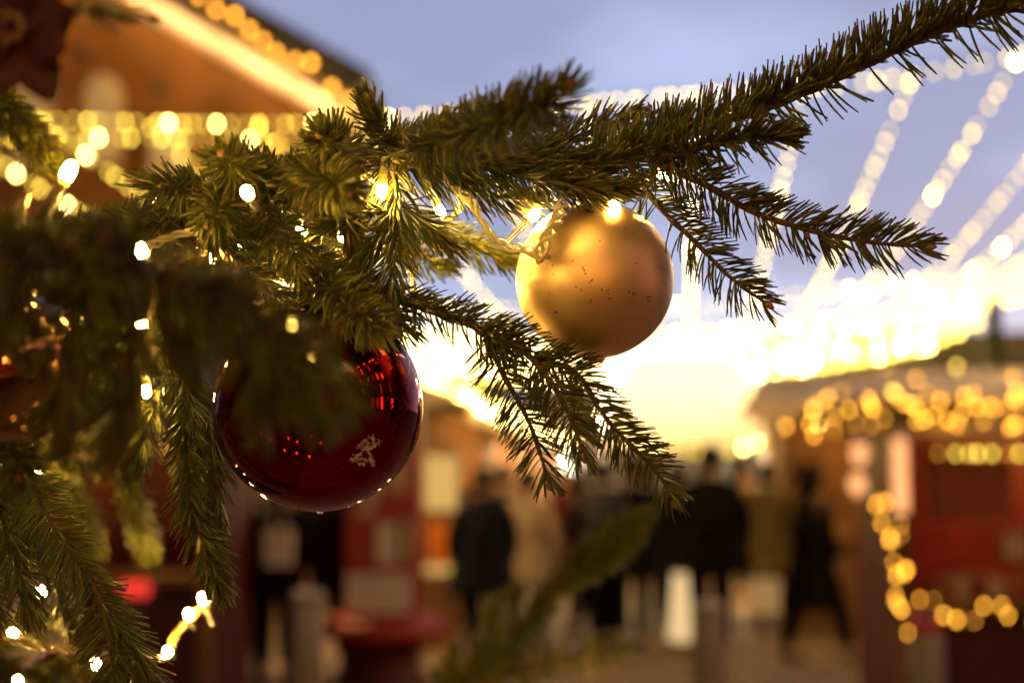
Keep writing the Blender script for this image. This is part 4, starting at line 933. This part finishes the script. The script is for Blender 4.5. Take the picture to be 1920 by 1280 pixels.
# ------------------------------------------------------------------ red advertising column
p = Gp(718, 11.2); h = 2.25
col = thing('advertising_column', 'red and white advertising column on a round red base', 'column', p)
M['redsign'] = mat('red_sign_paint', (0.42, 0.035, 0.035), 0.45, var=0.15, scale=5)
mb = MB(); mb.box((p[0], p[1], (h + .51) / 2), (.56, .40, h - .51)); obj('body', mb, M['redsign'], col)
mb = MB(); mb.lathe(p, [(.47, .36), (.50, .38), (.50, .46), (.46, .50), (.30, .505)], 40); obj('base', mb, M['redsign'], col)
mb = MB(); mb.lathe(p, [(.40, .004), (.40, .03), (.30, .06), (.30, .338)], 32); obj('pedestal', mb, M['darkred'], col)
for (x, z, sx, sz, m) in [(-.10, 1.55, .18, .42, 'white'), (.12, 1.55, .16, .36, 'cream'), (.06, .98, .20, .30, 'white'), (-.02, .60, .50, .30, 'white'), (.18, 1.0, .12, .3, 'cream'), (-.12, 1.25, .14, .12, 'cream')]:
    mb = MB(); mb.box((p[0] + x, p[1] - .205, z + .1), (sx, .012, sz)); obj('poster', mb, M[m], col)
mb = MB(); mb.box((p[0], p[1], h + .06), (.62, .46, .08)); obj('cap', mb, M['slate'], col)
# orange vending cabinet beside it
p = Gp(828, 13.5); M['orange'] = mat('orange_panel', (0.75, 0.22, 0.03), 0.45, var=.15, scale=4)
cb = thing('display_cabinet', 'yellow lit display cabinet with an orange panel beside the red column', 'cabinet', p)
mb = MB(); mb.box((p[0], p[1], .95), (.34, .4, 1.9)); obj('body', mb, M['wood'], cb)
M['b_cab'] = emat('cabinet_backlight', (1.0, 0.58, 0.16), 0.75)
mb = MB(); zc = Zat(905, 13.5); mb.box((p[0], p[1] - .21, zc), (.30, .02, Zat(860, 13.5) - Zat(960, 13.5))); obj('lit_panel', mb, M['b_cab'], cb)
mb = MB(); mb.box((p[0] + .02, p[1] - .21, Zat(1015, 13.5)), (.28, .02, Zat(975, 13.5) - Zat(1050, 13.5))); obj('orange_panel', mb, M['orange'], cb)
mb = MB(); mb.box((p[0], p[1] - .21, Zat(1064, 13.5)), (.30, .02, .08)); obj('lit_strip', mb, M['b_cab'], cb)
# dark red stall at lower left behind the branches with a red lamp
st, cc = stall('market_stall', 'dark red stall behind the hanging shoots at the lower left', 'market stall', Gp(120, 9.5), -YAW + R(8), .95, 1.6, 2.1, M['darkred'], M['slate'], M['darkred'], counter=.9, nl=1, lampsize=.04, lamp='b_lampdim', group=LG)
p = Wp(252, 1103, 8.6); t = thing('red_lamp', 'small red lit lamp box on a low post at the lower left', 'lamp', (p[0], p[1], 0))
mb = MB(); mb.box(p, (.17, .06, .085)); obj('lens', mb, M['b_red'], t); mb = MB(); mb.box(p + (0, .06, 0), (.20, .06, .11)); mb.tube([(p[0], p[1] + .06, p[2] - .05), (p[0], p[1] + .06, 0)], .03, 10); obj('housing', mb, M['asphalt'], t)
# glowing cone added for a bright gap, and bags between the people
p = Gp(1283, 13.2); t = thing('glow_cone', 'tall glowing cone standing in for the bright gap between the dark coats', 'lantern', p)
M['b_cone'] = emat('bright_gap_glow', (1.0, 0.68, 0.32), 0.9)
mb = MB(); mb.lathe(p, [(.15, .1), (.14, .3), (.10, .7), (.06, .98), (.01, 1.02)], 24); obj('shade', mb, M['b_cone'], t); mb = MB(); mb.lathe(p, [(.17, .004), (.17, .09), (.1, .1)], 24); obj('base', mb, M['wood'], t)

# ------------------------------------------------------------------ people
def skin(name, pts, edges, rad, root, m, parent, lvl=1):
    me = bpy.data.meshes.new(name); off = rootloc(parent)
    me.from_pydata([tuple(np.array(q) - off) for q in pts], edges, []); me.materials.append(m)
    o = bpy.data.objects.new(name, me); COL.objects.link(o); o.parent = parent
    md = o.modifiers.new('Skin', 'SKIN'); md.use_smooth_shade = True
    if not me.skin_vertices: me.attributes.new if False else None
    lay = me.skin_vertices[0].data if me.skin_vertices else None
    if lay is None: raise RuntimeError('no skin layer')
    for i, r in enumerate(rad):
        lay[i].radius = (r, r) if np.isscalar(r) else r; lay[i].use_root = (i == root)
    sd = o.modifiers.new('Subdivision', 'SUBSURF'); sd.levels = lvl; sd.render_levels = lvl
    return o
COATS = {}
def cm(name, c, rough=.8):
    if name not in COATS: COATS[name] = mat(name, c, .95, var=.2, scale=12, spec=.04)
    return COATS[name]
def person(label, px, Y, h, yaw, coat, trousers, hairm, step=.12, hem=.62, hood=False, arm=0.12, wide=1.0, armf=(0, 0), hat=None):
    base = Gp(px, Y); k = h / 1.75; c, s = math.cos(yaw), math.sin(yaw)
    def L(x, y, z): return base + np.array([(x * c - y * s) * k, (x * s + y * c) * k, z * k])   # local: -y is facing
    t = thing('person', label, 'person', base, 'people walking through the market')
    V = []; E = []; Rr = []
    def add(p, r, par=None):
        V.append(L(*p)); Rr.append((r * k, r * k)); i = len(V) - 1
        if par is not None: E.append((par, i))
        return i
    pel = add((0, 0, .95), .135); sp = add((0, .01, 1.12), .125, pel); ch = add((0, .01, 1.32), .15, sp); nk = add((0, 0, 1.46), .058, ch); n2 = add((0, -.01, 1.53), .056, nk)
    hd = add((0, -.015, 1.60), .085, n2); tp = add((0, -.01, 1.68), .085, hd); add((0, -.01, 1.735), .045, tp)
    nose = add((0, -.105, 1.60), .012, hd)
    hands = []
    for sg, st in ((-1, step), (1, -step)):
        hp = add((sg * .095, 0, .88), .095, pel); kn = add((sg * .10, -st * .6 - .02, .50), .062, hp); an = add((sg * .10, st * (1 if st < 0 else -1) * 1.0 if False else -st, .09), .042, kn)
        hl = add((sg * .10, -st - .06, .04), .038, an); add((sg * .105, -st - .17, .03), .028, hl)
        sh = add((sg * .185, .0, 1.40), .062, ch); f = armf[0 if sg < 0 else 1]
        el = add((sg * (.23 + arm * .3), .03 - f * .5, 1.13 + abs(f) * .05), .048, sh); wr = add((sg * (.23 + arm * .2), -.06 - f, .89 + abs(f) * .7), .030, el)
        pm = add((sg * (.23 + arm * .2), -.085 - f, .83 + abs(f) * .7), .034, wr); hands.append(V[pm])
        for q in range(4):
            f1 = add((sg * (.232 + arm * .2), -.105 - f + q * .018 - .012, .785 + abs(f) * .7 - .003 * abs(q - 1.5)), .009, pm); add((sg * (.222 + arm * .2), -.108 - f + q * .016 - .012, .745 + abs(f) * .7 + .006 * abs(q - 1.5)), .008, f1)
        t1 = add((sg * (.215 + arm * .2), -.125 - f, .81 + abs(f) * .7), .010, pm); add((sg * (.205 + arm * .2), -.14 - f, .78 + abs(f) * .7), .008, t1)
    skin('body', V, E, Rr, 0, M['skin'], t)
    # coat: shoulders, sleeves, body down to the hem
    V2 = []; E2 = []; R2 = []
    def a2(p, r, par=None):
        V2.append(L(*p)); R2.append((r[0] * k * wide, r[1] * k) if not np.isscalar(r) else (r * k * wide,) * 2); i = len(V2) - 1
        if par is not None: E2.append((par, i))
        return i
    r0 = a2((0, .01, 1.30), .19); up = a2((0, .01, 1.43), .12, r0); a2((0, .0, 1.49), .078, up); w0 = a2((0, .01, 1.08), .185, r0); w1 = a2((0, .01, .92), .20, w0)
    for sg in (-1, 1):
        f = armf[0 if sg < 0 else 1]
        s0 = a2((sg * .19, 0, 1.39), .085, r0); e0 = a2((sg * (.235 + arm * .3), .03 - f * .5, 1.13 + abs(f) * .05), .070, s0); a2((sg * (.235 + arm * .2), -.06 - f, .90 + abs(f) * .7), .058, e0)
    ct = skin('coat', V2, E2, R2, 0, coat, t)
    # skirt of the coat, thick cloth
    mb = MB(); nu = 28; v = []; rows = 9; zs = np.linspace(1.12, hem, rows)
    for z in zs:
        fl = .215 + (1.12 - z) * .16
        for i in range(nu):
            a = 2 * PI * i / nu; r = fl * (1 + .04 * math.sin(a * 5 + z * 4))
            v.append(L(r * wide * math.cos(a), .01 + r * .72 * math.sin(a), z))
    fo = [(j * nu + i, j * nu + (i + 1) % nu, (j + 1) * nu + (i + 1) % nu, (j + 1) * nu + i) for j in range(rows - 1) for i in range(nu)]
    v = np.array(v); cen = v.mean(0); inner = cen + (v - cen) * np.array([.94, .94, 1.0]); nn = len(v)
    fi = [tuple(x + nn for x in q[::-1]) for q in fo]; rim = [((rows - 1) * nu + i, (rows - 1) * nu + (i + 1) % nu, nn + (rows - 1) * nu + (i + 1) % nu, nn + (rows - 1) * nu + i) for i in range(nu)]
    mb.add(np.concatenate([v, inner]), fo + fi + rim, 0, True); obj('coat_skirt', mb, coat, t)
    for sg, st in ((-1, step), (1, -step)):
        vv = [L(sg * .095, 0, .90), L(sg * .10, -st * .6 - .02, .50), L(sg * .10, -st, .13)]
        skin('trouser_leg', vv, [(0, 1), (1, 2)], [(.115 * k,) * 2, (.083 * k,) * 2, (.07 * k,) * 2], 0, trousers, t)
        vv = [L(sg * .10, -st + .02, .10), L(sg * .10, -st + .01, .045), L(sg * .105, -st - .12, .04), L(sg * .105, -st - .19, .035)]
        skin('shoe', vv, [(0, 1), (1, 2), (2, 3)], [(.055 * k,) * 2, (.05 * k, .045 * k), (.045 * k, .035 * k), (.035 * k, .025 * k)], 0, M['asphalt'], t)
    hm = hat or hairm
    mb = MB(); v = []; nu, nv = 20, 9
    for j in range(nv + 1):
        th = PI * .56 * j / nv
        for i in range(nu):
            a = 2 * PI * i / nu; front = max(0, -math.sin(a)); t2 = th * (1 - .32 * front)
            v.append(L(.102 * math.sin(t2) * math.cos(a), .006 + .118 * math.sin(t2) * math.sin(a), 1.645 + .125 * math.cos(t2) - (.06 * (1 - front) * (j / nv) ** 2 if not hat else 0)))
    mb.add(v, [(j * nu + i, j * nu + (i + 1) % nu, (j + 1) * nu + (i + 1) % nu, (j + 1) * nu + i) for j in range(nv) for i in range(nu)], 0, True); obj('hat' if hat else 'hair', mb, hm, t)
    if hood:
        skin('hood', [L(0, .06, 1.46), L(0, .05, 1.60), L(0, .03, 1.72), L(0, .05, 1.80)], [(0, 1), (1, 2), (2, 3)], [(.10 * k,) * 2, (.125 * k,) * 2, (.10 * k,) * 2, (.03 * k,) * 2], 0, coat, t)
    return t, hands
bk = cm('black_coat', (.012, .010, .010)); nv = cm('navy_coat', (.018, .020, .030)); bg = cm('beige_coat', (.42, .32, .24)); br = cm('brown_coat', (.10, .06, .03)); dk = cm('dark_trousers', (.015, .013, .015)); gy = cm('grey_coat', (.06, .055, .06)); ol = cm('olive_coat', (.12, .085, .03)); rd = cm('wine_coat', (.10, .012, .014)); wh = cm('white_top', (.6, .55, .5)); je = cm('blue_jeans', (.03, .04, .07))
person('tall person in a wide black coat, standing behind the middle bollard', 1335, 12.4, 1.86, PI, bk, dk, M['hair'], .10, hem=.72, wide=1.25)
person('person in a long black hooded coat walking left of the red stall', 1532, 12.4, 1.68, PI * .6, bk, dk, M['hair'], .26, hem=.48, hood=True, wide=1.05)
person('person in a dark jacket with arms held forward, left of the tall black coat', 1130, 13.2, 1.74, PI * 1.1, gy, dk, M['hair'], .10, hem=.80, arm=.25, armf=(.18, .18), wide=1.2)
person('person in a light beige coat in the middle of the crowd', 990, 13.0, 1.66, PI * .9, bg, dk, M['hair'], .10, hem=.66)
person('person in a navy coat with dark hair beside the display cabinet', 905, 12.4, 1.66, PI * 1.05, nv, dk, M['hair'], .14, hem=.60, wide=1.1)
person('person in black seen between the dark jacket and the tall black coat', 1222, 14.5, 1.70, PI, bk, dk, M['hair'], .18, hem=.75)
_, hs = person('person in an olive brown coat carrying a white bag', 1445, 14.8, 1.72, PI * .95, ol, dk, M['hair'], .14, hem=.60)
person('person in a wine red coat far behind the beige coat', 1060, 17.5, 1.68, 0.1, rd, dk, M['hair'], .1, hem=.7)
person('person in a brown coat walking deep in the street under the tent', 1400, 19.0, 1.72, 0, br, dk, M['hair'], .15, hem=.6)
person('person in a black coat left of the red column', 610, 11.8, 1.72, PI * .8, bk, dk, M['hair'], .12, hem=.62, wide=1.15)
person('person in a black jacket over a white top, below the red bauble', 515, 11.2, 1.62, 0.2, bk, dk, M['hair'], .10, hem=.80)
person('person in a dark navy coat behind the hanging shoot, left in the crowd', 455, 11.6, 1.70, PI, nv, dk, M['hair'], .12, hem=.62, wide=1.15)
person('person in a wine red jacket at the dark red stall, lower left', 345, 10.6, 1.64, PI * .7, rd, dk, M['hair'], .1, hem=.78)
# white top panel seen under the open jacket: a scarf end hanging from the hand of nobody is avoided; a white bag instead
def bag(label, px, py0, py1, Y, w, m):
    a = Wp(px, py1, Y); b = Wp(px, py0, Y); hh = b[2] - a[2]; t = thing('carrier_bag', label, 'bag', a, 'white carrier bags in the crowd')
    mb = MB(); mb.prism([(a[0] - w / 2, Y - .06, a[2]), (a[0] + w / 2, Y - .06, a[2]), (a[0] + w / 2 * 1.08, Y - .06, a[2] + hh), (a[0] - w / 2 * 1.08, Y - .06, a[2] + hh)], (0, .12, 0)); obj('bag_body', mb, m, t)
    q = np.linspace(0, PI, 10); mb = MB(); mb.tube(np.stack([a[0] + w * .28 * np.cos(q), np.full(10, Y), a[2] + hh + .13 * np.sin(q)], 1), .006, 6); obj('handle', mb, M['white'], t)
for (lab, px, Y, h, yw, c_, st_, hm_) in [
    ('person in a black coat right of the dark jacket, facing away', 1185, 13.4, 1.78, PI, bk, .1, .64),
    ('person in a navy coat close behind the tall black coat', 1272, 15.5, 1.72, PI * .9, nv, .12, .7),
    ('person in a grey coat between the navy coat and the beige coat', 945, 14.8, 1.70, PI, gy, .1, .7),
    ('person in a wine red coat in the middle of the crowd', 1085, 14.6, 1.62, PI * 1.2, rd, .1, .66),
    ('person in a brown coat beyond the hooded walker', 1490, 16.5, 1.74, PI, br, .12, .66),
    ('person in a black coat half hidden by the display cabinet', 850, 15.0, 1.74, PI, bk, .1, .66),
    ('person in a dark coat far down the street on the right', 1560, 18.0, 1.70, PI, bk, .1, .66)]:
    person(lab, px, Y, h, yw, c_, dk, M['hair'], st_, hem=hm_, wide=1.12)
bag('white carrier bag held beside the olive brown coat', 1437, 1085, 1150, 14.6, .26, M['white'])
bag('white carrier bag held low between two dark coats under the red bauble', 522, 990, 1060, 10.9, .20, M['white'])

# ------------------------------------------------------------------ town house behind the camera (mirrored in the baubles)
a = np.array([-14.0, -13.0, 0.0]); t = thing('town_house', 'dark brick town house across the square, mirrored in the red bauble', 'house', a)
mb = MB(); mb.box((0, -16, 9), (40, 8, 18)); obj('wall', mb, mat('dark_brick', (.10, .05, .035), .8, var=.4, scale=3), t)
mb = MB(); mb.prism([(-20.5, -11.6, 18.01), (20.5, -11.6, 18.01), (20.5, -16, 23), (-20.5, -16, 23)], (0, -.3, .05)); obj('roof', mb, M['slate'], t)
for r in range(5):
    for c in range(11):
        x = -16 + 3.2 * c; z = 2.2 + 3.4 * r
        mb = MB(); mb.box((x, -11.97, z), (1.4, .1, 2.0)); f = obj('window', mb, M['white'], t)
        mb = MB(); mb.box((x, -11.90, z), (1.2, .05, 1.8)); obj('pane', mb, M['b_win'] if (c * 5 + r * 3) % 7 in (0, 3) else M['glass'], f)
t = thing('town_house', 'lit pink windowed town house to the right, mirrored in the baubles', 'house', (16, -16, 0))
mb = MB(); mb.box((20, -6, 8), (8, 18, 16)); obj('wall', mb, M['facade'], t)
mb = MB(); mb.prism([(15.5, -15.4, 16.01), (15.5, 3.4, 16.01), (20, 3.4, 20), (20, -15.4, 20)], (-.3, 0, .05)); obj('roof', mb, M['slate'], t)
M['b_pink'] = emat('pink_lit_window_glow', (1.0, 0.45, 0.38), 9)
for r in range(4):
    for c in range(9):
        y = -14 + 2.0 * c + random.uniform(-.3, .3); z = 2.4 + 3.6 * r; hh = random.uniform(1.2, 3.0)
        mb = MB(); mb.box((15.97, y, z), (.1, 1.0, hh + .2)); f = obj('window', mb, M['white'], t)
        mb = MB(); mb.box((15.90, y, z), (.05, random.uniform(.4, .8), hh)); obj('pane', mb, M[random.choice(['b_pink', 'b_win', 'glass', 'b_pink', 'glass'])], f)
for i, (z, y) in enumerate([(2.6, -7.0), (3.9, -10.5)]):
    string(['lower', 'upper'][i] + ' bulb string across the square, mirrored in the red bauble', sagged((-9, y, z), (9, y - .5, z + .3), .6), .3, 'bulb strings mirrored in the baubles', bright=.1, scale=(1.2, 1.8))

stall('market_stall', 'added fill-light stall behind the camera, mirrored in both baubles', 'market stall', (1.6, -3.2, 0), R(180 - 38), 3.4, 2.2, 2.4, M['redwood'], M['canvas'], M['darkred'], nl=4, lampsize=.042, group=LG)  # unseen stall added for warm front light on the needles
# ------------------------------------------------------------------ sky, sun, camera
w = bpy.data.worlds.new('World'); SC.world = w; w.use_nodes = True
n, l = w.node_tree.nodes, w.node_tree.links; bgn = n['Background']
sky = n.new('ShaderNodeTexSky'); sky.sky_type = 'NISHITA'; sky.sun_disc = False
SUN_EL, SUN_ROT = R(1.2), R(24)
sky.sun_elevation = SUN_EL; sky.sun_rotation = SUN_ROT; sky.air_density = 1.0; sky.dust_density = 0.6; sky.ozone_density = 3.0
tc = n.new('ShaderNodeTexCoord'); mp = n.new('ShaderNodeMapping'); mp.inputs['Scale'].default_value = (1.6, 1.6, 4.5); mp.inputs['Location'].default_value = (0.3, 1.2, 0.4)
l.new(tc.outputs['Generated'], mp.inputs['Vector'])
no = n.new('ShaderNodeTexNoise'); no.inputs['Scale'].default_value = 1.7; no.inputs['Detail'].default_value = 4; no.inputs['Roughness'].default_value = .45
l.new(mp.outputs[0], no.inputs['Vector'])
rp = n.new('ShaderNodeValToRGB'); rp.color_ramp.elements[0].position = .40; rp.color_ramp.elements[1].position = .62
rp.color_ramp.elements[0].color = (0.99, 1.13, 1.66, 1); rp.color_ramp.elements[1].color = (0.58, 0.60, 0.94, 1)   # blue hour sky and thin grey cloud
l.new(no.outputs['Fac'], rp.inputs['Fac'])
mx = n.new('ShaderNodeMixRGB'); mx.inputs['Fac'].default_value = .88; l.new(sky.outputs[0], mx.inputs['Color1']); l.new(rp.outputs['Color'], mx.inputs['Color2'])
# sky colour dimmed overhead and behind to weaken its fill on the tree
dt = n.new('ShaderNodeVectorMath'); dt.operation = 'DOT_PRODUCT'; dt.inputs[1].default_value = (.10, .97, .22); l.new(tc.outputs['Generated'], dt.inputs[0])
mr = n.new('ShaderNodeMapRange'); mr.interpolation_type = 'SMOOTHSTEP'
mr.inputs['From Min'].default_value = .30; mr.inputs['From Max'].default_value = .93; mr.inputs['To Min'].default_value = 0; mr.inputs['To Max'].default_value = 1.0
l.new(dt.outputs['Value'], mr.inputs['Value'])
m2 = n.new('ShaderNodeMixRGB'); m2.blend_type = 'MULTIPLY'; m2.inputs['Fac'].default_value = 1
sr = n.new('ShaderNodeValToRGB'); sr.color_ramp.elements[0].color = (.075, .040, .013, 1); sr.color_ramp.elements[1].color = (1, 1, 1, 1)   # dim warm tint away from the view, full sky ahead
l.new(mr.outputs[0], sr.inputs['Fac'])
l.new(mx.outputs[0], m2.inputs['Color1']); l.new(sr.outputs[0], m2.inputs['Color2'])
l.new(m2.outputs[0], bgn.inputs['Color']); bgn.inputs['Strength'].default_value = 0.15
sd = bpy.data.lights.new('Sun', 'SUN'); sd.energy = 0.05; sd.angle = R(12); sd.color = (1.0, .82, .68)
so = bpy.data.objects.new('sun', sd); COL.objects.link(so); so['kind'] = 'structure'
az = SUN_ROT; sv = Vector((math.sin(az) * math.cos(SUN_EL), math.cos(az) * math.cos(SUN_EL), math.sin(SUN_EL)))
so.rotation_euler = sv.to_track_quat('Z', 'Y').to_euler(); so.location = (0, -2, 20)

cd = bpy.data.cameras.new('Camera'); co = bpy.data.objects.new('camera', cd); COL.objects.link(co); SC.camera = co
co.location = CAM; co.rotation_euler = (PI / 2 + TH, 0, 0)
cd.lens = 50; cd.sensor_width = 36; cd.clip_start = 0.02; cd.clip_end = 2000
cd.dof.use_dof = True; cd.dof.focus_distance = 0.70; cd.dof.aperture_fstop = 4.3; cd.dof.aperture_ratio = 1.12
v = SC.view_settings; v.view_transform = 'Standard'; v.look = 'None'; v.exposure = 2.0; v.gamma = 1
SC.render.engine = 'CYCLES'; cy = SC.cycles
cy.use_denoising = True; cy.use_adaptive_sampling = False; cy.max_bounces = 8; cy.diffuse_bounces = 3; cy.glossy_bounces = 4; cy.transmission_bounces = 8
cy.sample_clamp_indirect = 6; cy.sample_clamp_direct = 0; cy.use_light_tree = True; cy.caustics_reflective = False; cy.caustics_refractive = False
SC.render.film_transparent = False
